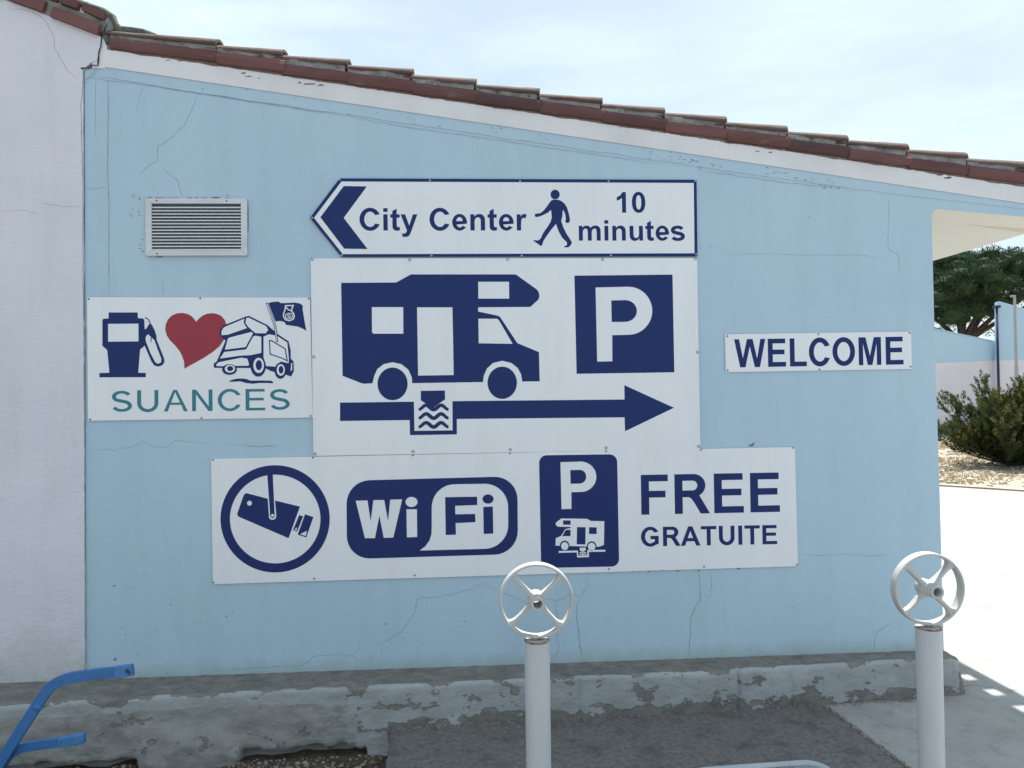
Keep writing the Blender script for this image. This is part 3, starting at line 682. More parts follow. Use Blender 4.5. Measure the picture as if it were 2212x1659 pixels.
# ------------------------------------------------------------------ louvred vent
VN = empty('air_vent', (0, 0, 0), 'rectangular aluminium louvred air vent set in the blue wall above the heart sign', 'air vent')
a = at_y(317, 430); b = at_y(536, 553); vx0, vx1, vz1, vz0 = a.x, b.x, a.z, b.z; fw = 0.033
box('shade_backing', (vx0 + .005, -0.0045, vz0 + .005), (vx1 - .005, -0.0015, vz1 - .005), mat('vent_recess_shade', (0.07, 0.072, 0.10), 0.8), VN)  # dark plate painted as the shade of the recess behind the slats
def mitre(name, pts, y0):
    me_pts = [(p[0], y0, p[1]) for p in pts] + [(p[0], -0.001, p[1]) for p in pts]
    return mesh(name, me_pts, [(0, 1, 2, 3), (4, 7, 6, 5), (0, 4, 5, 1), (1, 5, 6, 2), (2, 6, 7, 3), (3, 7, 4, 0)], M['alu'], VN)
g = 0.0007
i0, i1, k0, k1 = vx0 + fw * 0.9, vx1 - fw * 0.9, vz0 + fw * .8, vz1 - fw * .8
fr = [mitre('frame_side', [(vx0, vz1), (vx1, vz1), (i1 - g, k1), (i0 + g, k1)], -0.016), mitre('frame_side', [(i0 + g, k0), (i1 - g, k0), (vx1, vz0), (vx0, vz0)], -0.016),
      mitre('frame_side', [(vx0, vz0 + g), (vx0, vz1 - g), (i0, k1 - g), (i0, k0 + g)], -0.0162), mitre('frame_side', [(i1, k0 + g), (i1, k1 - g), (vx1, vz1 - g), (vx1, vz0 + g)], -0.0162)]
for f_ in fr:
    bm = bmesh.new(); bm.from_mesh(f_.data); bmesh.ops.recalc_face_normals(bm, faces=bm.faces); bm.to_mesh(f_.data); bm.free()
ns = 14
sme = None
for i in range(ns):
    z = k0 + 0.004 + (k1 - k0 - 0.014) * i / (ns - 0.4)
    if sme is None:
        bm = bmesh.new(); prof = [(-0.005, 0.009), (-0.0135, 0.0028), (-0.0150, 0.0012), (-0.0150, -0.0022), (-0.0138, -0.0032), (-0.0125, -0.0022), (-0.0125, 0.0008), (-0.005, 0.0072)]
        va = [bm.verts.new((i0 + .0008, y, zz)) for y, zz in prof]; vb = [bm.verts.new((i1 - .0008, y, zz)) for y, zz in prof]
        n = len(prof)
        for q in range(n): bm.faces.new((va[q], va[(q + 1) % n], vb[(q + 1) % n], vb[q]))
        bm.faces.new(va[::-1]); bm.faces.new(vb); bmesh.ops.recalc_face_normals(bm, faces=bm.faces)
        sme = bpy.data.meshes.new('slat'); bm.to_mesh(sme); bm.free()
    s_ = link('slat', sme, M['slat'], VN); s_.location = (0, 0, z)
scr_me = {}
def screw(parent, px, py, y, r=0.0048, key='screw'):
    p = at_y(px, py, y)
    kk = (key, r)
    if kk not in scr_me:
        bm = bmesh.new(); lathe(bm, [(r, 0), (r, -0.0012), (r * 0.8, -0.0022), (r * 0.35, -0.0024), (r * 0.3, -0.0012), (0.0001, -0.0012)], 'Y', (0, 0, 0), 12)
        bmesh.ops.recalc_face_normals(bm, faces=bm.faces)
        scr_me[kk] = bpy.data.meshes.new('screw'); bm.to_mesh(scr_me[kk]); bm.free()
    s = link('screw', scr_me[kk], M[key], parent); s.location = p - Vector((0, 0, 0)); return s
for x, y in ((335.4 + 3, 428 + 5), (489.5, 434), (339, 548)): screw(VN, x, y, -0.0162, 0.0036, 'dark')

# ------------------------------------------------------------------ lettering
def arc(cx_, cy_, rx, ry, a0, a1, n=10, p=1.0):
    out = []
    for i in range(n + 1):
        a = R(a0 + (a1 - a0) * i / n); c = math.cos(a); s = math.sin(a)
        out.append((cx_ + rx * math.copysign(abs(c) ** p, c), cy_ + ry * math.copysign(abs(s) ** p, s)))
    return out
def rect(x0, y0, x1, y1): return [(x0, y0), (x1, y0), (x1, y1), (x0, y1)]
def stroke(P, wf):
    Lf = []; Rt = []
    for i, p in enumerate(P):
        a = Vector(P[max(i - 1, 0)]); b = Vector(P[min(i + 1, len(P) - 1)]); d = (b - a).normalized(); n = Vector((-d.y, d.x))
        w_ = wf(i / (len(P) - 1), abs(n.x)) / 2
        Lf.append((p[0] + n.x * w_, p[1] + n.y * w_)); Rt.append((p[0] - n.x * w_, p[1] - n.y * w_))
    return Lf + Rt[::-1]
def glyph(ch, s=145, h=120):
    """outlines of a plain grotesque letter on a 1000 unit em, cap height 716; s vertical stem, h horizontal bar"""
    H = 716; X = 519
    if ch == 'E': return [[(73, 0), (73, H), (604, H), (604, H - h), (73 + s, H - h), (73 + s, 358 + h / 2 + 18), (577, 358 + h / 2 + 18), (577, 376 - h / 2), (73 + s, 376 - h / 2), (73 + s, h), (617, h), (617, 0)]], 667
    if ch == 'F': return [[(73, 0), (73, H), (564, H), (564, H - h), (73 + s, H - h), (73 + s, 425), (517, 425), (517, 425 - h), (73 + s, 425 - h), (73 + s, 0)]], 611
    if ch == 'L': return [[(73, 0), (73, H), (73 + s, H), (73 + s, h), (583, h), (583, 0)]], 611
    if ch == 'T': return [[(234 + (145 - s) / 2, 0), (234 + (145 - s) / 2, H - h), (22, H - h), (22, H), (590, H), (590, H - h), (379 - (145 - s) / 2, H - h), (379 - (145 - s) / 2, 0)]], 611
    if ch == 'I': return [rect(68, 0, 68 + s, H)], 278
    if ch == 'W': return [[(170, 0), (0, H), (148, H), (256, 224), (387, H), (559, H), (685, 215), (795, H), (941, H), (767, 0), (613, 0), (470, 535), (328, 0)]], 944
    if ch == 'M': return [[(71, 0), (71, H), (287, H), (417, 228), (545, H), (762, H), (762, 0), (628, 0), (628, 564), (486, 0), (347, 0), (205, 564), (205, 0)]], 833
    if ch == 'N':
        t = s / 145
        if t < 0.9: return [[(76, 0), (76, 716), (76 + s * 1.07, 716), (640 - s, 154), (640 - s, 716), (640, 716), (640, 0), (640 - s * 1.07, 0), (76 + s, 563), (76 + s, 0)]], 722
        return [[(74, 0), (74, H), (74 + 141 * (0.35 + .65 * t), H), (642 - 134 * t, 716 - 478 * (0.6 + .4 * t) * 1.12), (642 - 134 * t, H), (642, H), (642, 0), (642 - 145 * (0.35 + .65 * t), 0), (74 + 134 * t, 478 * (0.6 + .4 * t) * 1.12), (74 + 134 * t, 0)]], 722
    if ch == 'A':
        t = s / 145; a = 157 * (.25 + .75 * t) if t < 1 else 157
        if t < 0.9: return [[(718, 0), (718 - 112, 0), (536, 217), (230, 217), (170 - 8, 0), (162 - 104, 0), (309 + 8, H), (309 + 112, H)], [(506, 292), (369, 640), (256, 292)]], 740
        return [[(718, 0), (561, 0), (499, 163), (213, 163), (154, 0), (0, 0), (279, H), (432, H)], [(453, 283), (354, 549), (257, 283)]], 722
    if ch == 'U':
        return [[(72, H), (72 + s, H)] + arc(361, 290, 289 - s, 290 - h, 180, 360, 16) + [(650 - s, H), (650, H)] + arc(361, 280, 289, 292, 0, -180, 18)], 722
    if ch == 'O': return [arc(389, 358, 346, 370, 0, 354, 44), arc(389, 358, 346 - s * 1.03, 370 - h * 1.03, 0, 354, 44)], 778
    if ch == '0': return [arc(275, 360, 232, 366, 0, 350, 35, 0.9), arc(275, 360, 232 - s * 0.97, 366 - h * 0.95, 0, 350, 35, 0.88)], 556
    if ch == '1': return [[(393, 0), (256, 0), (256, 518), (175, 455), (79, 414), (79, 538), (200, 605), (282, 719), (393, 719)]], 556
    if ch == 'C': return [arc(378, 358, 335, 370, 26, 334, 40) + arc(378, 358, 335 - s * 1.03, 370 - h * 1.03, 327, 33, 36)], 722
    if ch == 'G': return [arc(385, 358, 340, 370, 30, 305, 36) + [(690, 90), (690, 385), (390, 385), (390, 385 - h), (548, 385 - h), (548, 172)] + arc(385, 358, 340 - s * 1.03, 370 - h * 1.03, 305, 36, 32)], 778
    if ch == 'P': return [[(73, 0), (73, H)] + arc(400, 493, 222, 223, 90, -90, 16) + [(73 + s, 270), (73 + s, 0)], [(73 + s, H - h)] + arc(390, 493, 222 - s + 10, 223 - h, 90, -90, 12) + [(73 + s, 270 + h)]], 667
    if ch == 'R': return [[(73, 0), (73, H)] + arc(425, 511, 212, 205, 90, -62, 16) + [(585, 225), (715, 0), (545, 0), (430, 200), (375, 275), (330, 299), (73 + s, 299), (73 + s, 0)], [(73 + s, H - h)] + arc(405, 508, 85, 208 - h, 90, -90, 10) + [(73 + s, 299 + h)]], 722
    if ch in 'Ss':
        P = arc(335, 512, 212, 146, 22, 232, 18) + arc(340, 203, 222, 148, 62, -162, 20)
        t = s / 145
        lp = stroke(P, lambda u, nx: (h * 1.02 * (1 - nx) + s * 0.98 * nx) * (1.0 + 0.12 * math.exp(-((u - 0.5) / .12) ** 2)))
        if ch == 's':
            lp = [(p[0] * 0.82, p[1] * (X / H) * 1.0) for p in lp]
            P = [(p[0] * 0.82, p[1] * X / H) for p in P]
            lp = stroke(P, lambda u, nx: (h * 0.86 * (1 - nx) + s * 0.93 * nx) * (1.0 + 0.1 * math.exp(-((u - 0.5) / .12) ** 2)))
            return [lp], 556
        return [lp], 667
    if ch == 'i': return [rect(72, 0, 209, X), rect(72, 595, 209, H)], 278
    if ch == 't': return [[(310, X), (310, 410), (216, 410), (216, 190), (222, 128), (245, 108), (275, 108), (306, 117), (318, 10), (235, -12), (150, 0), (95, 52), (79, 130), (79, 410), (16, 410), (16, X), (79, X), (79, 622), (216, 702), (216, X)]], 333
    if ch == 'y': return [[(7, X), (153, X), (277, 151), (398, X), (540, X), (357, 20), (300, -125), (240, -195), (150, -212), (60, -202), (48, -95), (110, -103), (165, -88), (205, -5)]], 556
    if ch == 'n': return [[(72, 0), (72, X), (199, X), (199, 443), (260, 505), (345, 531)] + arc(370, 345, 173, 186, 88, 0, 8)[1:] + [(543, 0), (406, 0), (406, 265)] + arc(310, 320, 96, 105, 0, 90, 6) + [(260, 408), (222, 370), (209, 300), (209, 0)]], 611
    if ch == 'm': return [[(61, 0), (61, X), (187, X), (187, 448), (245, 505), (325, 531), (420, 510), (475, 448), (540, 508), (630, 531)] + arc(665, 355, 160, 176, 80, 0, 7) + [(825, 0), (688, 0), (688, 297), (675, 390), (620, 426), (560, 405), (518, 345), (511, 249), (511, 0), (374, 0), (374, 285), (365, 385), (340, 415), (305, 426), (245, 405), (205, 345), (198, 252), (198, 0)]], 889
    if ch == 'u': return [[(539, 0), (539, X), (402, X), (402, 240), (385, 135), (340, 100), (290, 92), (240, 110), (214, 150), (206, 250), (206, X), (69, X), (69, 180), (95, 70), (160, 10), (245, -12), (340, 10), (412, 78), (412, 0)]], 611
    if ch == 'r': return [[(203, 0), (66, 0), (66, X), (193, X), (193, 445), (240, 510), (290, 531), (340, 528), (393, 507), (350, 387), (290, 409), (240, 390), (212, 330), (203, 160)]], 389
    if ch == 'e': return [arc(290, 259, 258, 272, -38, 0, 5)[:1] + [(372, 165 - 10)] + arc(293, 255, 122, 160, -45, -172, 8)[1:] + [(174, 216), (518, 216)] + [(520, 290)] + arc(283, 262, 237, 269, 14, 318, 34)[:-1], [(378, 300)] + arc(282, 318, 98, 110, 0, 180, 12)[1:-1] + [(176, 300)]], 556
    return [], 278
def text(parent, s, bl, br, tl, y, m, st=145, hb=120, track=0, name='lettering', th=0.0006):
    """text set between the points bl, br (baseline ends) and tl (cap top over bl), photograph units"""
    loops = []; x = 0; xmin = 1e9; xmax = -1e9
    for ch in s:
        if ch == ' ': x += 278; continue
        L_, adv = glyph(ch, st, hb)
        g_ = [[(px + x, py) for px, py in lp] for lp in L_]; loops.append(g_)
        xmin = min(xmin, *(p[0] for lp in g_ for p in lp)); xmax = max(xmax, *(p[0] for lp in g_ for p in lp)); x += adv + track
    A = at_y(*bl, y); Bq = at_y(*br, y); T = at_y(*tl, y)
    ux = (Bq - A) / (xmax - xmin); uy = (T - A) / 716; uy.x = 0
    V = []; 
    for g_ in loops:
        W_ = []
        for lp in g_: W_.append([((A + ux * (px - xmin) + uy * py).x, (A + ux * (px - xmin) + uy * py).z) for px, py in lp])
        prism(name, W_, y, y + th, m, parent)
def shape(parent, name, loops, o, k, y, m, th=0.0006):
    return prism(name, [[(lambda q: (q.x, q.z))(at_y(o[0] + a * k, o[1] + b * k, y)) for a, b in lp] for lp in loops], y, y + th, m, parent)
def panel(parent, pts, y, th=0.004):
    lp = [(lambda q: (q.x, q.z))(at_y(a, b, y)) for a, b in pts]
    return prism('panel', [lp], y, y + th, M['panel'], parent, back=True)
def ell(cx_, cy_, rx, ry, n=40): return arc(cx_, cy_, rx, ry, 0, 360 - 360 / n, n - 1)

# --- direction sign, arrow shaped
S1 = empty('direction_sign', (0, 0, 0), 'long white arrow shaped sign reading City Center 10 minutes, top of the sign group', 'sign')
o5 = (658.3, 356.6); k5 = 0.39682
outer = [(190, 72), (2133, 80), (2138, 497), (200, 500), (28, 287)]
yp = -0.011
shape(S1, 'panel', [outer], o5, k5, yp, M['panel'], 0.004)
yv = yp - 0.0006
shape(S1, 'border', [[(190, 72), (2133, 80), (2138, 497), (200, 500), (28, 287)], [(200, 89), (2118, 97), (2122, 480), (207, 485), (50, 287)]], o5, k5, yv, M['navy'])
shape(S1, 'chevron', [[(212, 114), (338, 116), (212, 287), (342, 457), (215, 455), (85, 284)]], o5, k5, yv, M['navy'])
text(S1, 'City', (776.8, 497.7), (902, 497.7), (776.8, 449.5), yv, M['navy'])
text(S1, 'Center', (928, 497.7), (1138.4, 497.7), (928, 449.5), yv, M['navy'])
text(S1, '10', (1332.9, 459.3), (1394.4, 459.3), (1332.9, 415), yv, M['navy'])
text(S1, 'minutes', (1250.7, 519.7), (1479.7, 519.7), (1250.7, 475.6), yv, M['navy'])
shape(S1, 'walking_man', [[(1350, 188), (1378, 188), (1398, 196), (1415, 210), (1428, 232), (1437, 262), (1443, 292), (1443, 308), (1432, 316), (1420, 312), (1418, 302), (1422, 296), (1418, 268), (1408, 243), (1404, 252), (1402, 280), (1396, 304),
    (1408, 340), (1424, 372), (1455, 420), (1448, 436), (1434, 448), (1411, 447), (1413, 442), (1427, 436), (1427, 420), (1402, 396), (1383, 362), (1368, 320), (1344, 348), (1318, 384), (1300, 412), (1291, 438), (1285, 440), (1244, 411), (1247, 408), (1272, 410), (1284, 400), (1300, 366), (1322, 336), (1338, 310), (1345, 285), (1341, 243),
    (1325, 258), (1302, 270), (1280, 279), (1262, 283), (1254, 281), (1252, 266), (1262, 264), (1282, 262), (1300, 248), (1318, 226), (1330, 208), (1340, 195)]], o5, k5, yv, M['navy'])
shape(S1, 'walking_man_head', [ell(1363, 160, 25, 26, 28)], o5, k5, yv - .0002, M['navy'])
for x, y in ((190, 79), (681, 84), (1172, 88), (1654, 88), (2125, 86), (40, 287), (201, 491), (690, 493), (1181, 493), (1667, 491), (2130, 486)): screw(S1, o5[0] + x * k5, o5[1] + y * k5, yv, 0.0052, 'screwp')

# --- motorhome parking sign
S2 = empty('motorhome_parking_sign', (0, 0, 0), 'largest white sign with navy motorhome silhouette, square P and arrow pointing right', 'sign')
panel(S2, [(671, 558), (1506, 557), (1513, 970), (677, 985)], -0.008); yv = -0.0086
MH = [(198, 641), (498, 639), (578, 595), (1149, 595), (1262, 676), (1273, 690), (1278, 712), (1272, 732), (1228, 772), (944, 774), (944, 797), (1052, 820), (1064, 828), (1157, 969), (1275, 1018), (1279, 1177), (1184, 1178), (1178, 1140), (1160, 1105), (1125, 1077), (1075, 1065), (1025, 1077), (992, 1107), (975, 1145), (970, 1181), (585, 1187),
      (583, 1155), (563, 1112), (525, 1083), (478, 1073), (430, 1083), (395, 1110), (378, 1148), (368, 1188), (320, 1190), (300, 1184), (206, 1147)]
MW = [[(365, 773), (536, 773), (537, 918), (374, 918), (366, 910)], [(611, 774), (804, 774), (811, 1143), (617, 1146)], [(944, 635), (1112, 635), (1113, 727), (945, 727)], [(945, 836), (1047, 836), (1058, 846), (1132, 973), (947, 970)]]
shape(S2, 'motorhome_pictogram', [MH] + MW, o5, k5, yv, M['navy'])
shape(S2, 'wheel_disc', [ell(478, 1191, 82, 89)], o5, k5, yv, M['navy']); shape(S2, 'wheel_disc', [ell(1075, 1185, 80, 88)], o5, k5, yv, M['navy'])
shape(S2, 'parking_square', [[(1468, 602), (2002, 596), (2012, 1128), (1480, 1136)],
      [(1583, 666), (1762, 662)] + arc(1762, 793, 130, 131, -80, 80, 18) + [(1762, 924), (1674, 926), (1675, 1068), (1592, 1070)],
      [(1669, 737), (1745, 735)] + arc(1745, 794, 63, 59, -80, 80, 12) + [(1745, 853), (1671, 854)]], o5, k5, yv, M['navy'])
shape(S2, 'arrow', [[(192, 1293), (594, 1288), (597, 1447), (805, 1444), (804, 1285), (1741, 1276), (1740, 1198), (2010, 1321), (1744, 1449), (1741, 1373), (828, 1382), (828, 1466), (573, 1470), (571, 1388), (192, 1393)]], o5, k5, yv, M['navy'])
shape(S2, 'drain_funnel', [[(632, 1229), (763, 1227), (764, 1275), (722, 1304), (700, 1322), (683, 1312), (662, 1300), (632, 1280)]], o5, k5, yv - .0003, M['navy'])
def wave(x0, x1, yc, amp, th_, n=32):
    P = [(x0 + (x1 - x0) * i / n, yc - amp * math.cos(4 * math.pi * (i / n) * 1.0 - math.pi) ) for i in range(n + 1)]
    return stroke(P, lambda u, nx: th_ * (0.75 + 0.25 * math.sin(u * math.pi)))
for yc in (1319, 1366, 1414): shape(S2, 'wave_mark', [wave(620, 783, yc, 12, 21)], o5, k5, yv, M['navy'])
for x, y in ((40, 512), (571, 515), (1104, 512), (1621, 513), (2127, 508), (49, 1043), (2138, 1018), (56, 1571), (590, 1559), (1119, 1548), (1641, 1539), (2145, 1531)): screw(S2, o5[0] + x * k5, o5[1] + y * k5, -0.0082, 0.0085, 'screwp')

# --- heart sign
S3 = empty('heart_sign', (0, 0, 0), 'white sign with fuel pump, red heart and teal word SUANCES, left of the group', 'sign')
panel(S3, [(188, 642), (669.5, 642.5), (675.5, 902), (190, 909)], -0.008); yv = -0.0086
o4 = (164.6, 603.5); k4 = 0.24801
shape(S3, 'fuel_pump_pictogram', [[(282, 288), (535, 288), (537, 338), (578, 339), (592, 350), (596, 432), (608, 433), (637, 386), (655, 390), (682, 440), (699, 492), (700, 525), (730, 600), (765, 688), (768, 720), (750, 748), (712, 760), (678, 748), (655, 715), (596, 577), (556, 612), (540, 813), (606, 815), (606, 852), (202, 853), (202, 816), (289, 813), (270, 616), (228, 578), (228, 352), (240, 342), (282, 340)],
      [(277, 387), (542, 385), (543, 540), (277, 543)], [(603, 508), (615, 486), (627, 478), (650, 500), (682, 530), (710, 610), (742, 692), (740, 722), (712, 736), (688, 722), (645, 640), (608, 545)]], o4, k4, yv, M['navy'])
shape(S3, 'hose_mark', [stroke([(598, 334), (612, 337), (628, 350), (640, 370), (645, 385)], lambda u, nx: 9)], o4, k4, yv, M['navy'])
shape(S3, 'nozzle_mark', [stroke([(650, 478), (655, 505), (650, 545)], lambda u, nx: 7)], o4, k4, yv - .0002, M['navy'])
shape(S3, 'heart', [[(1044, 370), (1028, 344), (1002, 318), (965, 299), (920, 292), (875, 296), (832, 315), (798, 350), (779, 395), (775, 440), (790, 490), (818, 532), (858, 572), (895, 617), (922, 665), (940, 720), (942, 778), (1000, 745), (1100, 690), (1190, 632), (1250, 580), (1290, 520), (1312, 455), (1310, 400), (1293, 352), (1262, 318), (1222, 299), (1180, 294), (1136, 300), (1097, 318), (1066, 344)]], o4, k4, yv, M['red'])
text(S3, 'SUANCES', (242.0, 890.4), (625.9, 885.6), (242.0, 843.6), yv, M['teal'], 106, 88, 20)
# plain line drawing of a motorhome
sil = [(1250, 470), (1252, 440), (1275, 405), (1480, 322), (1505, 318), (1665, 398), (1760, 480), (1850, 540), (1868, 620), (1868, 690), (1893, 715), (1895, 800), (1872, 846), (1825, 830), (1700, 800), (1640, 770), (1520, 772), (1200, 770), (1197, 735), (1225, 712), (1290, 560), (1300, 532), (1258, 498)]
shape(S3, 'van_outline', [sil], o4, k4, yv - .0004, M['navy'])
for lp in ([(1266, 452), (1285, 418), (1465, 342), (1458, 372), (1470, 400), (1488, 424), (1320, 482), (1266, 486)], [(1482, 336), (1502, 333), (1655, 408), (1672, 440), (1650, 470), (1560, 468), (1500, 415), (1474, 380)],
           [(1320, 520), (1330, 508), (1525, 458), (1540, 470), (1475, 590), (1295, 612)], [(1290, 632), (1480, 610), (1540, 500), (1560, 490), (1612, 500), (1612, 640), (1520, 660), (1430, 664), (1250, 690)],
           [(1218, 742), (1240, 722), (1440, 682), (1490, 690), (1505, 740), (1500, 752), (1225, 756)], [(1632, 498), (1680, 478), (1750, 492), (1838, 550), (1852, 690), (1850, 730), (1780, 715), (1740, 760), (1655, 755), (1632, 680)], [(1872, 730), (1882, 728), (1880, 790), (1868, 800)]):
    shape(S3, 'van_panel', [lp], o4, k4, yv - .0008, M['vwhite'])
shape(S3, 'van_window', [[(1678, 528), (1700, 528), (1825, 602), (1845, 718), (1790, 690), (1685, 655)], [(1688, 540), (1698, 538), (1816, 608), (1832, 700), (1790, 680), (1694, 648)]], o4, k4, yv - .0010, M['navy'])
for (cx_, cy_, rx, ry) in ((1585, 755, 66, 92), (1778, 795, 50, 70), (1335, 785, 64, 46)):
    shape(S3, 'van_wheel', [ell(cx_, cy_, rx, ry)], o4, k4, yv - .0012, M['navy'])
    if rx != 64 or True: shape(S3, 'van_wheel_ring', [ell(cx_ + 4, cy_ - 6, rx * .70, ry * .72), ell(cx_ + 6, cy_ - 8, rx * .42, ry * .48)], o4, k4, yv - .0014, M['vwhite'])
shape(S3, 'shadow_mark', [[(1328, 892), (1350, 876), (1400, 864), (1450, 863), (1490, 870), (1520, 882), (1600, 880), (1695, 882), (1716, 893), (1712, 905), (1660, 902), (1590, 903), (1540, 909), (1480, 903), (1430, 888), (1370, 891)]], o4, k4, yv, M['navy'])
shape(S3, 'flag', [[(1675, 205), (1715, 196), (1760, 193), (1785, 207), (1845, 205), (1900, 202), (1945, 208), (1973, 226), (1972, 262), (1985, 340), (1995, 400), (2005, 450), (1975, 430), (1935, 412), (1880, 404), (1828, 396), (1815, 372), (1780, 362), (1735, 366)],
      [(1818, 224), (1898, 221), (1880, 272), (1900, 296), (1905, 325), (1895, 350), (1858, 366), (1820, 356), (1802, 330), (1800, 300), (1812, 268)],
      [(1830, 234), (1882, 232), (1866, 274), (1886, 298), (1893, 322), (1884, 343), (1857, 355), (1828, 346), (1812, 325), (1812, 300), (1822, 272)]], o4, k4, yv, M['navy'])
shape(S3, 'flag_emblem', [ell(1853, 320, 34, 28, 24), ell(1853, 320, 27, 21, 24)], o4, k4, yv - .0008, M['vwhite'])
shape(S3, 'flag_emblem', [stroke([(1822, 236), (1845, 262), (1866, 272)], lambda u, nx: 9)], o4, k4, yv - .0008, M['vwhite'])
q0 = (o4[0] + 1838 * k4, o4[1] + 333 * k4); q1 = (o4[0] + 1869 * k4, o4[1] + 333 * k4); q2 = (q0[0], o4[1] + 306 * k4)
text(S3, 'S', q0, q1, q2, yv - .0008, M['vwhite'], 150, 130)
shape(S3, 'flag_pole', [[(1652, 208), (1660, 203), (1672, 208), (1700, 290), (1740, 400), (1760, 545), (1742, 548), (1720, 400), (1688, 310)]], o4, k4, yv - .0016, M['navy'])
shape(S3, 'flag_pole_face', [[(1658, 212), (1667, 211), (1694, 290), (1734, 400), (1753, 540), (1746, 540), (1726, 398), (1692, 308)]], o4, k4, yv - .0020, M['vwhite'])
for x, y in ((109, 171), (1080, 164), (2025, 167), (120, 1220), (1092, 1207), (2043, 1189)): screw(S3, o4[0] + x * k4, o4[1] + y * k4, -0.0082, 0.0048, 'screw')

# --- WELCOME sign
S4 = empty('welcome_sign', (0, 0, 0), 'small white sign reading WELCOME on the blue wall near its right edge', 'sign')
panel(S4, [(1566, 722), (1968, 716), (1970, 797), (1568, 804)], -0.007)
text(S4, 'WELCOME', (1587, 793.8), (1952, 787.2), (1586, 733), -0.0076, M['navy'])
for x, y in ((1571, 726), (1768, 722), (1965, 719), (1572, 800), (1770, 798), (1967, 792)): screw(S4, x, y, -0.0072, 0.0048, 'screw')

# --- wifi / camera / free parking sign
S5 = empty('services_sign', (0, 0, 0), 'long white sign with camera circle, WiFi badge and FREE GRATUITE, lowest of the group', 'sign')
panel(S5, [(456, 991), (1717, 965.5), (1724, 1223), (460, 1262)], -0.0075); yv = -0.0081
ob = (438.9, 932.6); kb = Z3
shape(S5, 'camera_ring', [ell(466, 564.5, 354, 347.5, 72), ell(466.5, 565.5, 293.5, 287.5, 72)], ob, kb, yv, M['navy'])
shape(S5, 'camera_pictogram', [[(282, 398), (418, 434), (426, 546)] + [(449 + 25 * math.cos(R(a)), 546 - 25 * math.sin(R(a)) * -1) for a in range(170, 5, -20)] + [(474, 544), (466, 446), (627, 485), (553, 690), (228, 550), (220, 535), (226, 515), (262, 412), (270, 402)], ell(300, 463, 16, 16, 20)], ob, kb, yv, M['navy'])
shape(S5, 'camera_bracket', [[(415, 272), (450, 272), (463, 540), (461, 553), (450, 560), (438, 553), (434, 540)], ell(450, 542, 10, 10, 16)], ob, kb, yv - .0004, M['navy'])
shape(S5, 'camera_lens', [[(622, 540), (648, 548), (608, 648), (582, 637)], [(590, 634), (607, 620), (606, 640)]], ob, kb, yv, M['navy'])
shape(S5, 'camera_lens', [[(660, 535), (714, 553), (668, 685), (612, 667)], [(628, 664), (672, 642), (665, 676)]], ob, kb, yv, M['navy'])
def rq(TL, TR, BR, BL, r, n=9):
    out = []; P = [Vector(p) for p in (TL, TR, BR, BL)]
    for i in range(4):
        p = P[i]; a = (P[i - 1] - p).normalized() * r; b = (P[(i + 1) % 4] - p).normalized() * r
        for j in range(n):
            t = j / (n - 1) * math.pi / 2; out.append(tuple(p + a * (1 - math.sin(t)) + b * (1 - math.cos(t))))
    return out
Wp = [(988, 447), (1065, 445), (1085, 580), (1103, 443), (1173, 442), (1198, 578), (1212, 440), (1290, 438), (1232, 686), (1170, 688), (1142, 545), (1113, 690), (1048, 690)]
bub = [(1403, 770), (1440, 742), (1466, 705), (1479, 665), (1481, 620), (1481, 490)] + arc(1631, 490, 150, 150, 180, 270, 10)[1:] + [(1825, 337)] + arc(1825, 487, 151, 150, 270, 360, 10)[1:] + [(1977, 600)] + arc(1822, 604, 155, 155, 0, 90, 10)[1:]
shape(S5, 'wifi_badge', [rq((928, 318), (2036, 288), (2040, 792), (932, 826), 150), Wp, [(1317, 503), (1385, 502), (1387, 682), (1320, 685)], ell(1350, 455, 39, 33, 28), bub,
      [(1568, 424), (1775, 421), (1776, 475), (1633, 480), (1634, 535), (1763, 533), (1764, 586), (1636, 592), (1638, 667), (1572, 669)], [(1815, 487), (1877, 485), (1880, 660), (1818, 662)], ell(1846, 436, 36, 30, 28)], ob, kb, yv, M['navy'])
oc = (1042.3, 932.6)
mir = lambda lp: [(789 - (x - 198) * 0.292, 566 + (y - 595) * 0.303 - (x - 198) * 0.004) for x, y in lp][::-1]
shape(S5, 'parking_badge', [rq((366, 153), (872, 146), (886, 873), (380, 883), 50),
      [(505, 197), (636, 193)] + arc(636, 292, 102, 99, 278, 442, 16) + [(640, 390), (576, 392), (577, 500), (512, 502)], [(569, 249), (632, 247)] + arc(632, 291, 40, 44, 285, 435, 10) + [(632, 336), (571, 337)],
      ], oc, kb, yv, M['navy'])
shape(S5, 'motorhome_pictogram', [mir(MH)] + [mir(q) for q in MW], oc, kb, yv - .0004, M['vwhite'])
for q in (ell(478, 1191, 82, 85, 24), ell(1075, 1185, 80, 85, 24)): shape(S5, 'wheel_disc', [mir(q)], oc, kb, yv - .0004, M['vwhite'])
shape(S5, 'ground_line', [[(494, 773), (618, 770), (621, 804), (680, 802), (679, 767), (796, 765), (796, 777), (689, 779), (690, 812), (613, 815), (611, 782), (494, 785)]], oc, kb, yv - .0004, M['vwhite'])
shape(S5, 'drain_funnel', [[(630, 752), (669, 751), (669, 767), (650, 779), (630, 769)]], oc, kb, yv - .0004, M['vwhite'])
for yy in (784, 796): shape(S5, 'wave_mark', [wave(627, 674, yy, 3.0, 6, 20)], oc, kb, yv - .0006, M['vwhite'])
text(S5, 'FREE', (1385.6, 1111.9), (1685, 1105.6), (1385.6, 1025.9), yv, M['navy'])
text(S5, 'GRATUITE', (1385, 1180.6), (1679, 1175.3), (1385, 1138.8), yv, M['navy'])
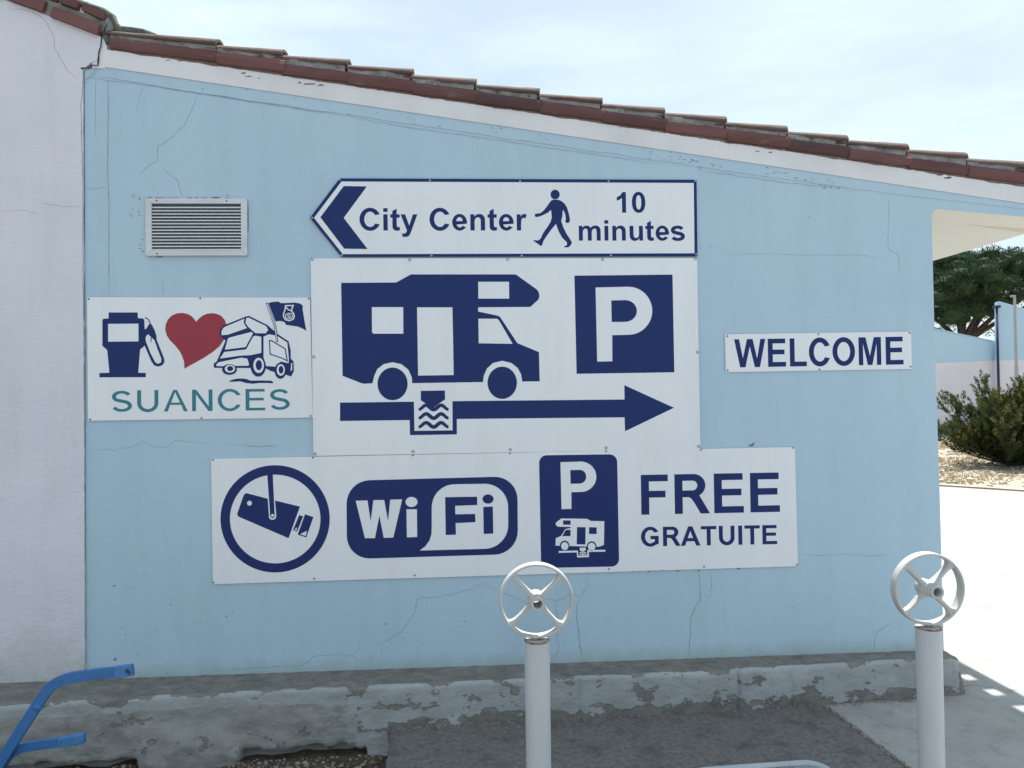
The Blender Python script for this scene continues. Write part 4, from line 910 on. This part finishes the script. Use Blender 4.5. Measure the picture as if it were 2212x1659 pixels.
for x, y in ((63, 182), (711, 168), (1359, 153), (1988, 140), (66, 977), (720, 952), (1371, 931)): screw(S5, ob[0] + x * kb, ob[1] + y * kb, -0.0077, 0.0048, 'screw')
for x, y in ((800, 126), (1416, 117), (2013, 104), (2038, 861), (1436, 875), (820, 890)): screw(S5, oc[0] + x * kb, oc[1] + y * kb, -0.0077, 0.0048, 'screw')

# ------------------------------------------------------------------ posts with handwheels
def pipe_mesh(zt):
    bm = bmesh.new(); lathe(bm, [(0.040, zt - 0.01), (0.0425, zt), (0.0440, zt - 0.002), (0.0445, zt - 0.008), (0.0445, 0.3), (0.0445, -0.02)], 'Z', (0, 0, 0), 40); bmesh.ops.recalc_face_normals(bm, faces=bm.faces); return bm
WR = 0.1325
def rim_bm():
    bm = bmesh.new()
    prof = [(WR, -0.016), (WR - 0.0025, -0.0195), (WR - 0.0068, -0.0200), (WR - 0.0092, -0.0180), (WR - 0.0100, 0.0), (WR - 0.0092, 0.0180), (WR - 0.0068, 0.0200), (WR - 0.0025, 0.0195), (WR, 0.016)]
    lathe(bm, prof, 'Y', (0, 0, 0), 72, closed=True); bmesh.ops.recalc_face_normals(bm, faces=bm.faces); return bm
def spoke_bm(a):
    bm = bmesh.new(); rings = []
    d = Vector((math.cos(a), 0, math.sin(a))); n = Vector((-math.sin(a), 0, math.cos(a)))
    for r, hw, hy in ((0.018, 0.0155, 0.020), (0.03, 0.0095, 0.0185), (0.05, 0.0070, 0.0165), (0.08, 0.0062, 0.0150), (0.1, 0.0068, 0.0150), (0.113, 0.0105, 0.0155), (0.1240, 0.0200, 0.0165)):
        ring = []
        for k in range(12):
            t = 2 * math.pi * (k + .5) / 12; c = math.cos(t); s = math.sin(t)
            ring.append(bm.verts.new(d * r + n * hw * math.copysign(abs(c) ** .4, c) + Vector((0, hy * math.copysign(abs(s) ** .4, s), 0))))
        rings.append(ring)
    for A, B_ in zip(rings, rings[1:]):
        for k in range(12): bm.faces.new((A[k], A[(k + 1) % 12], B_[(k + 1) % 12], B_[k]))
    bm.faces.new(rings[0][::-1]); bm.faces.new(rings[-1]); bmesh.ops.recalc_face_normals(bm, faces=bm.faces); return bm
def hub_bm():
    bm = bmesh.new()
    lathe(bm, [(0.0295, 0.034), (0.030, 0.03), (0.030, -0.008), (0.027, -0.014), (0.0255, -0.018), (0.0245, -0.058), (0.0235, -0.062), (0.0165, -0.062), (0.0155, -0.060), (0.0150, 0.034)], 'Y', (0, 0, 0), 36, closed=True)
    bmesh.ops.recalc_face_normals(bm, faces=bm.faces); return bm
def add_part(name, bm, m, parent, loc=(0, 0, 0), smooth=True):
    me = bpy.data.meshes.new(name); bm.to_mesh(me); bm.free(); me.materials.append(m)
    if smooth:
        me.polygons.foreach_set('use_smooth', [True] * len(me.polygons)); me.set_sharp_from_angle(angle=R(32))
    o = bpy.data.objects.new(name, me); COL.objects.link(o); o.parent = parent; o.location = loc; return o
ZW = 0.856
def make_post(loc, label, tilt):
    t = empty('handwheel_post', loc, label, 'post', 'handwheel posts in front of the blue wall')
    add_part('pipe', pipe_mesh(0.712), M['pipe'], t)
    bm = bmesh.new(); lathe(bm, [(0.0440, 0.7105), (0.0452, 0.711), (0.0455, 0.7135), (0.0445, 0.7155), (0.0405, 0.7160), (0.0400, 0.7130)], 'Z', (0, 0, 0), 40); bmesh.ops.recalc_face_normals(bm, faces=bm.faces)
    add_part('rusty_ring', bm, M['rust'], t)
    bm = bmesh.new(); lathe(bm, [(0.0412, 0.7150), (0.030, 0.7156), (0.0001, 0.7158)], 'Z', (0, 0, 0), 40)
    for f in bm.faces: f.normal_update()
    bmesh.ops.recalc_face_normals(bm, faces=bm.faces)
    add_part('top_plate', bm, M['wpaint'], t)
    wh = add_part('handwheel', rim_bm(), M['wpaint'], t, (0, 0, ZW)); wh.rotation_euler = (0, R(tilt), 0)
    for k in range(4): add_part('spoke', spoke_bm(R(45 + 90 * k)), M['wpaint'], wh)
    add_part('hub', hub_bm(), M['wpaint'], wh)
    bm = bmesh.new(); lathe(bm, [(0.013, 0.718 - 0.002), (0.011, 0.722), (0.014, 0.729)], 'Z', (0, 0, 0), 16)
    add_part('weld', bm, M['rust'], t)
    return t
make_post((0.236, -1.2, 0), 'white steel post topped by a four spoked handwheel, in front of the FREE sign', 3)
make_post((1.681, -1.2, 0.0), 'white steel post with handwheel standing before the right corner of the wall', 0)

# ------------------------------------------------------------------ blue bent metal frame, lower left
kf = 600 / 2100 / 1.8228; of = (0, 2550 / 1.8228)
FB = empty('lever_frame', (0, 0, 0), 'bright blue bent flat steel arms with gripped ends in the lower left corner', 'metal frame')
def bar(name, pts, wz, y, th, m, parent, o=of, k=kf, bev=0.0015):
    P = [at_y(o[0] + a * k, o[1] + b * k, y) for a, b in pts]
    sm = [P[0]]
    for i in range(1, len(P) - 1):
        pass
    V = []; F = []; n = len(P)
    hw = wz / 2
    for i, p in enumerate(P):
        d = (P[min(i + 1, n - 1)] - P[max(i - 1, 0)]).normalized(); u = Vector((-d.z, 0, d.x))
        for (a, b) in ((-1, -th / 2), (-0.93, -th / 2 - 0.0012), (0.93, -th / 2 - 0.0012), (1, -th / 2), (1, th / 2), (-1, th / 2)):
            V.append(p + u * hw * a + Vector((0, b, 0)))
    for i in range(n - 1):
        for q in range(6): F.append((i * 6 + q, i * 6 + (q + 1) % 6, i * 6 + 6 + (q + 1) % 6, i * 6 + 6 + q))
    F.append(tuple(range(6))); F.append(tuple(range(n * 6 - 1, n * 6 - 7, -1)))
    ob_ = mesh(name, V, F, m, parent)
    bm = bmesh.new(); bm.from_mesh(ob_.data); bmesh.ops.recalc_face_normals(bm, faces=bm.faces); bm.to_mesh(ob_.data); bm.free(); return ob_
yb = -0.75
def curve_pts(P, n=6):
    out = []
    for i in range(len(P) - 1):
        p0 = Vector(P[max(i - 1, 0)]); p1 = Vector(P[i]); p2 = Vector(P[i + 1]); p3 = Vector(P[min(i + 2, len(P) - 1)])
        for j in range(n):
            t = j / n; out.append(tuple(0.5 * ((2 * p1) + (p2 - p0) * t + (2 * p0 - 5 * p1 + 4 * p2 - p3) * t * t + (3 * p1 - p0 - 3 * p2 + p3) * t ** 3)))
    out.append(tuple(P[-1])); return out
bar('main_arm', curve_pts([(-1050, 3250), (-500, 2380), (20, 1560), (250, 1195), (500, 815), (625, 625), (720, 525), (840, 455), (1000, 408), (1300, 365), (1590, 335)]), 0.0415, yb, 0.016, M['bluemetal'], FB)
bar('grip', curve_pts([(1590, 338), (1720, 322), (1835, 305)]), 0.0440, yb, 0.024, M['bluegrip'], FB)
bar('lower_arm', curve_pts([(-300, 2080), (-60, 1730), (90, 1530), (180, 1440), (270, 1392), (420, 1358), (825, 1300)]), 0.0365, yb + 0.03, 0.016, M['bluemetal'], FB)
bar('grip', curve_pts([(828, 1304), (980, 1278), (1120, 1255), (1168, 1250)]), 0.038, yb + 0.03, 0.028, M['bluegrip'], FB)
p = at_y(of[0] + 520 * kf, of[1] + 830 * kf, yb - 0.009)
bm = bmesh.new(); lathe(bm, [(0.015, 0.003), (0.015, -0.003), (0.012, -0.006), (0.0001, -0.0068)], 'Y', p, 20); bmesh.ops.recalc_face_normals(bm, faces=bm.faces)
bm_obj('bolt_head', bm, M['bluemetal'], FB, smooth=True)
p = at_y(of[0] + 1765 * kf, of[1] + 335 * kf, yb - 0.0138)
mesh('torn_patch', [p + Vector(v) for v in ((-.014, 0, 0.003), (-.004, 0, .014), (.008, 0, .004), (.013, 0, -.004), (.004, 0, -.013), (-.004, 0, -.007))], [(5, 4, 3, 2, 1, 0)], mat('torn_grip', (0.04, 0.06, 0.09), .9), FB)

# ------------------------------------------------------------------ planter with grass at the bottom edge
zr = 0.14
a = at_z(1493.8, 1657.6, zr); b = at_z(1716, 1641.8, zr); dx = (b - a); ex = Vector((dx.x, dx.y, 0)).normalized(); ey = Vector((ex.y, -ex.x, 0))
wpl = dx.length + 0.14; PL = empty('planter', (0, 0, 0), 'weathered white planter box with rounded rim at the bottom edge of the view', 'planter')
def rrect(x0, y0, x1, y1, r, n=6):
    out = []
    for cx_, cy_, s in ((x1 - r, y1 - r, 0), (x0 + r, y1 - r, 90), (x0 + r, y0 + r, 180), (x1 - r, y0 + r, 270)):
        for j in range(n + 1): t = R(s + 90 * j / n); out.append((cx_ + r * math.cos(t), cy_ + r * math.sin(t)))
    return out
org = a - ex * 0.03
def P3(u, v, z): q = org + ex * u + ey * v; return Vector((q.x, q.y, z))
rings = [(0.0, zr - 0.02), (0.0, zr - 0.004), (0.004, zr), (0.030, zr), (0.034, zr - 0.004), (0.036, zr - 0.09)]
V = []; F = []
N_ = len(rrect(0, 0, 1, 1, .1))
for off, z in rings: V += [P3(u, v, z) for u, v in rrect(off, off, wpl - off, 0.34 - off, 0.085 - off)]
for i in range(len(rings) - 1):
    for q in range(N_): F.append((i * N_ + q, i * N_ + (q + 1) % N_, (i + 1) * N_ + (q + 1) % N_, (i + 1) * N_ + q))
ob_ = mesh('rim', V, F, M['planter'], PL, smooth=False)
V = []; F = []; rings = [(0.003, zr - 0.019), (0.012, zr - 0.03), (0.04, 0.0)]
for off, z in rings: V += [P3(u, v, z) for u, v in rrect(off, off, wpl - off, 0.34 - off, 0.085)]
for i in range(len(rings) - 1):
    for q in range(N_): F.append((i * N_ + q, i * N_ + (q + 1) % N_, (i + 1) * N_ + (q + 1) % N_, (i + 1) * N_ + q))
mesh('body', V, F, M['planter'], PL)
V = [P3(u, v, zr - 0.035 + 0.012 * noise.noise(Vector((u * 30, v * 30, 0)))) for u, v in rrect(0.036, 0.036, wpl - .036, 0.34 - .036, 0.05)]
c0 = P3(wpl / 2, 0.17, zr - 0.03); V.append(c0)
mesh('soil_fill', V, [(q, (q + 1) % N_, N_) for q in range(N_)], M['soil'], PL)
V = []; F = []; rr = random.Random(9)
for _ in range(260):
    u = wpl * (0.42 + 0.35 * rr.random()); v = 0.06 + 0.2 * rr.random(); p = P3(u, v, zr - 0.035)
    hgt = rr.uniform(0.025, 0.06) * (1 if v < 0.12 else 0.7); a_ = rr.uniform(0, 6.28); s_ = Vector((math.cos(a_), math.sin(a_), 0)); ln = Vector((rr.uniform(-1, 1), rr.uniform(-1, 1), 0)) * 0.025
    o_ = len(V); V += [p - s_ * 0.003, p + s_ * 0.003, p + ln * .5 + Vector((0, 0, hgt * .7)) + s_ * .0015, p + ln + Vector((0, 0, hgt))]; F += [(o_, o_ + 1, o_ + 2), (o_, o_ + 2, o_ + 3)]
o_ = mesh('grass_tuft', V, F, M['grass'], None, 'stuff'); o_['label'] = 'short green grass growing in the white planter'; o_['category'] = 'grass'

# ------------------------------------------------------------------ far buildings
def far(px, py, y): p = at_y(px, py, y); return (p.x, p.z)
FA = empty('low_outbuilding', (0, 0, 0), 'distant low building painted blue above and white below with sloping top', 'building')
yA = 22.6
l0 = far(2014, 710, yA); l1 = far(2161, 741, yA); m0 = far(2012, 784.5, yA); m1 = far(2161, 777.5, yA); sl = (l1[1] - l0[1]) / (l1[0] - l0[0])
xl = l0[0] - 7; zl_ = l0[1] - 7 * sl
prism('upper_wall', [[(xl, m0[1] + (m0[0] - xl) * (m0[1] - m1[1]) / (m1[0] - m0[0])), m1, (l1[0], l1[1]), (xl, zl_)]], yA, yA + 0.3, M['fblue'], FA, back=True)
prism('lower_wall', [[(xl, 0.35), (m1[0], 0.35), (m1[0], m1[1] - .003), (xl, m0[1] + (m0[0] - xl) * (m0[1] - m1[1]) / (m1[0] - m0[0]) - .003)]], yA - 0.02, yA + 0.3, M['flilac'], FA, back=True)
box('shaded_base_band', (xl, yA - 0.06, -0.1), (m1[0], yA + 0.3, 0.349), M['fgrey'], FA)  # dark band painted in for a shaded wall base and a car
prism('coping', [[(xl, zl_ + .003), (l1[0], l1[1] + .003), (l1[0], l1[1] + 0.03), (xl, zl_ + 0.03)]], yA - 0.03, yA + 0.3, M['fblue'], FA, back=True)
FBd = empty('tall_outbuilding', (0, 0, 0), 'distant taller blue building with lilac white base and dark drainpipe at its edge', 'building')
yB = 22.4
t0 = far(2153.5, 653, yB); t1 = far(2212, 669, yB); n0 = far(2153.5, 778, yB); slb = (t1[1] - t0[1]) / (t1[0] - t0[0]); xr = t0[0] + 7
prism('upper_wall', [[(n0[0], n0[1]), (xr, n0[1] + 0.05), (xr, t0[1] + 7 * slb), (t0[0] + .12, t0[1] + .03), (t0[0], t0[1])]], yB, yB + 0.12, M['fblue'], FBd, back=True)
prism('lower_wall', [[(n0[0], 0), (xr, 0), (xr, n0[1] + 0.047), (n0[0], n0[1] - .003)]], yB - 0.02, yB + 0.3, M['flilac'], FBd, back=True)
bm = bmesh.new(); pa = at_y(2153, 662, yB - .12); pb = at_y(2157.5, 850, yB - .12)
tube(bm, [(pa.x, pa.y, pa.z), (pa.x, pa.y, 0.0)], 0.042, 10); bm_obj('drainpipe', bm, M['dpipe'], FBd, smooth=True)
bm = bmesh.new(); box_bm(bm, (pa.x - .1, pa.y - .08, pa.z - .05), (pa.x + .1, pa.y + .1, pa.z + .03)); bm_obj('hopper', bm, M['dpipe'], FBd)
xv = t0[0] + 1.6
prism('rear_volume', [[(xv, 0), (xr - .05, 0), (xr - .05, t0[1] + 7 * slb - .1), (xv, t0[1] + 1.6 * slb - .1)]], yB + 0.121, yB + 2.3, M['flilac'], FBd, back=True)
prism('rear_volume', [[(xl + .05, 0), (l1[0] - 1.5, 0), (l1[0] - 1.5, l1[1] - 1.5 * sl - .1), (xl + .05, zl_ - .1)]], yA + 0.301, yA + 6.0, M['flilac'], FA, back=True)
# thin mast in front
pm = at_y(2191.5, 640, 15.0)
PM = empty('mast', (pm.x, 15, 0), 'thin grey metal mast standing behind the juniper bush', 'mast')
bm = bmesh.new(); tube(bm, [(0, 0, 0), (0, 0, pm.z * .55), (0, 0, pm.z * .56), (0, 0, pm.z)], [0.05, 0.047, 0.036, 0.032], 12); add_part('pole', bm, M['galv'], PM)
bm = bmesh.new(); box_bm(bm, (-0.10, -0.03, pm.z - 0.02), (-0.03, 0.03, pm.z + 0.03)); box_bm(bm, (-0.03, -0.015, pm.z - 0.0), (0.03, 0.015, pm.z + 0.03)); add_part('lamp_head', bm, M['galv'], PM, smooth=False)

# ------------------------------------------------------------------ stone pine
def tufts(V, F, c, rad, n, size, rr, up=0.3, elong=2.2):
    for _ in range(n):
        d = Vector((rr.gauss(0, 1), rr.gauss(0, 1), rr.gauss(0, 1))).normalized()
        p = c + Vector((d.x * rad.x, d.y * rad.y, d.z * rad.z)) * (rr.random() ** 0.45)
        g_ = (d + Vector((rr.gauss(0, .5), rr.gauss(0, .5), up + rr.gauss(0, .5)))).normalized(); s = g_.orthogonal().normalized()
        s = Matrix.Rotation(rr.uniform(0, 6.28), 3, g_) @ s; z = size * rr.uniform(.6, 1.3)
        o = len(V); V += [p - s * z * .5, p + s * z * .5, p + g_ * z * elong * .8 + s * z * .2, ]; F.append((o, o + 1, o + 2))
pt = at_y(2079, 722, 40.0)
PT = empty('pine_tree', (pt.x, 40, 0), 'large dark green umbrella pine behind the far blue building', 'tree')
rr = random.Random(21)
fork = Vector((0, 0, pt.z - 0.4))
bm = bmesh.new(); tube(bm, [(0.1, 0, -0.1), (0.02, 0, 2), fork], [0.55, 0.42, 0.36], 12)
add_part('trunk', bm, M['bark'], PT)
ends = []
def limb(a, b, r0, r1, sag=0.0):
    a = Vector(a); b = Vector(b); pts = []
    for i in range(6):
        t = i / 5; q = a.lerp(b, t) + Vector((noise.noise(b * 3 + Vector((t * 3, 0, 0))), noise.noise(b * 2 + Vector((0, t * 3, 0))), 0)) * 0.25 * math.sin(t * math.pi); q.z += sag * math.sin(t * math.pi); pts.append(q)
    bm = bmesh.new(); tube(bm, pts, [r0 + (r1 - r0) * i / 5 for i in range(6)], 8); add_part('branch', bm, M['bark'], PT)
H = fork.z
for b in ((-3.2, -0.6, H + 0.9), (-2.6, 0.8, H + 2.4), (-1.2, -1.0, H + 3.2), (0.4, 0.6, H + 3.6), (1.6, -0.6, H + 2.8), (3.0, 0.4, H + 3.0), (-4.6, 0.3, H + 1.6), (4.6, -0.3, H + 3.2), (0.9, 1.5, H + 3.0), (5.8, 0.8, H + 2.6)):
    limb(fork + Vector((b[0] * .03, 0, -.1)), b, 0.17 if abs(b[0]) > 1 else 0.26, 0.05, 0.25)
limb((1.2, -0.5, H - 0.8), (3.6, -0.3, H + 1.6), 0.12, 0.07)
limb((0.5, -0.4, H + 1.7), (2.0, -0.6, H - 0.1), 0.05, 0.02)
V = []; F = []
ico = bmesh.new(); bmesh.ops.create_icosphere(ico, subdivisions=2, radius=1)
iv2 = [v.co.copy() for v in ico.verts]; jf2 = [[v.index for v in f.verts] for f in ico.faces]; ico.free()
def block_core(V, F, c, rad, rr):          # solid ragged blobs added inside the clumps to block light
    o = len(V); sd_ = Vector((rr.random() * 50, 0, 0))
    for v in iv2: V.append(c + Vector((v.x * rad.x, v.y * rad.y, v.z * rad.z)) * (0.85 + 0.45 * noise.noise(v * 2.2 + sd_)))
    for f in jf2: F.append(tuple(i + o for i in f))
nC = 0
while nC < 190:
    x = rr.uniform(-6.6, 8.2); y = rr.uniform(-4.2, 4.2)
    e = (x - 0.8) ** 2 / 54 + y ** 2 / 18
    if e > 1: continue
    top = H + 4.9 * math.sqrt(1 - e * 0.75) + 0.3; bot = H + 0.95 + 0.1 * abs(x)
    if x > 0.6: bot += 0.9
    z = rr.uniform(bot, top) if rr.random() < 0.5 else top - rr.uniform(0, .7)
    tufts(V, F, Vector((x, y, z)), cr_ := Vector((rr.uniform(.6, .95), rr.uniform(.6, .9), rr.uniform(.4, .65))), 620, 0.062, rr, 0.7)
    block_core(V, F, Vector((x, y, z - .05)), cr_ * 0.72, rr)
    nC += 1
for _ in range(26):
    x = rr.uniform(-5, 5.5); tufts(V, F, Vector((x, rr.uniform(-2, 2), H + rr.uniform(0.5, 1.5))), Vector((.3, .3, .2)), 60, 0.05, rr, .2)
me = bpy.data.meshes.new('crown'); me.from_pydata([tuple(v) for v in V], [], F); me.materials.append(M['pine'])
o_ = bpy.data.objects.new('crown', me); COL.objects.link(o_); o_.parent = PT; o_['kind'] = 'stuff'

# ------------------------------------------------------------------ juniper bush
jb = at_z(2192, 1008, 0.018)
JB = empty('juniper_bush', (jb.x, jb.y, 0.018), 'spreading green juniper bush with yellowish tips on the gravel beyond the porch', 'bush')
rr = random.Random(5)
V = []; F = []; Vt = []; Ft = []; bmw = bmesh.new()
def plume(base, ax, Ls, rad, n):
    s0 = ax.orthogonal().normalized(); tipc = rr.random() < 0.55
    for e in range(n):
        u = rr.random() ** 0.8; a_ = rr.uniform(0, 6.283)
        s_ = Matrix.Rotation(a_, 3, ax) @ s0
        prof_ = math.sin(min(1, u * 1.6 + .12) * math.pi / 2) * (1 - u * 0.75)
        p0 = base + ax * Ls * u + s_ * rad * prof_ * rr.uniform(.2, 1)
        g_ = (ax * 1.0 + s_ * 0.75 + Vector((0, 0, .15))).normalized(); ww = s_.cross(ax) * rr.uniform(.008, .013); ln = rr.uniform(.035, .075)
        TV, TF = (Vt, Ft) if (tipc and u > 0.62 and rr.random() < .65) else (V, F)
        o = len(TV); TV += [p0 - ww, p0 + ww, p0 + g_ * ln]; TF.append((o, o + 1, o + 2))
for bi in range(92):
    az_ = rr.uniform(0, 2 * math.pi); elv = R(rr.choice([rr.uniform(6, 28), rr.uniform(25, 50), rr.uniform(45, 80)])); Lb = rr.uniform(1.05, 1.75)
    d = Vector((math.cos(az_) * math.cos(elv), math.sin(az_) * math.cos(elv), math.sin(elv)))
    pts = []; p = Vector((rr.uniform(-.15, .15), rr.uniform(-.15, .15), 0.05)); dd = d.copy(); n = 9
    for i in range(n + 1):
        pts.append(p.copy()); p = p + dd * Lb / n; dd = (dd + Vector((0, 0, 0.05)) + Vector((rr.gauss(0, .08), rr.gauss(0, .08), rr.gauss(0, .06)))).normalized()
        p.z = max(p.z, 0.07)
    if bi % 2 == 0: tube(bmw, pts[:8], [0.028 - 0.003 * i for i in range(8)], 5)
    for i in range(2, n + 1):
        for q in range(3 if i > 3 else 2):
            ax = (dd * .9 + Vector((rr.gauss(0, .55), rr.gauss(0, .55), rr.uniform(-.1, .75)))).normalized()
            plume(pts[i] + Vector((rr.gauss(0, .05), rr.gauss(0, .05), rr.gauss(0, .04))), ax, rr.uniform(.24, .46) * (1.1 - .3 * i / n), rr.uniform(.055, .085), 68)
    plume(pts[-1], dd, 0.34, 0.06, 60)
for nm, VV, FF, mm_ in (('foliage', V, F, M['junin']), ('foliage_tips', Vt, Ft, M['juntip'])):
    me = bpy.data.meshes.new(nm); me.from_pydata([tuple(v) for v in VV], [], FF); me.materials.append(mm_)
    o_ = bpy.data.objects.new(nm, me); COL.objects.link(o_); o_.parent = JB; o_['kind'] = 'stuff'
me = bpy.data.meshes.new('stems'); bmw.to_mesh(me); bmw.free(); me.materials.append(M['bark']); o_ = bpy.data.objects.new('stems', me); COL.objects.link(o_); o_.parent = JB

# dry grass on the far ground
V = []; F = []; rr = random.Random(12)
for _ in range(9000):
    x = rr.uniform(7.5, 20); y = rr.uniform(8, 22)
    if not on_field(x, y) or noise.noise(Vector((x * .5, y * .5, 0))) < -0.05: continue
    p = Vector((x, y, 0.018)); a_ = rr.uniform(0, 6.28); s_ = Vector((math.cos(a_), math.sin(a_), 0)) * .02; h_ = rr.uniform(.03, .09)
    for e in range(3):
        o = len(V); q = p + Vector((rr.gauss(0, .05), rr.gauss(0, .05), 0)); V += [q - s_, q + s_, q + Vector((rr.gauss(0, .04), rr.gauss(0, .04), h_))]; F.append((o, o + 1, o + 2))
o_ = mesh('dry_grass', V, F, leafmat('straw', ((0.30, 0.25, 0.15), (0.42, 0.36, 0.24)), 3), None, 'stuff'); o_['label'] = 'sparse dry straw coloured grass on the ground beyond the pavement'; o_['category'] = 'grass'
print('objects', len(bpy.data.objects))
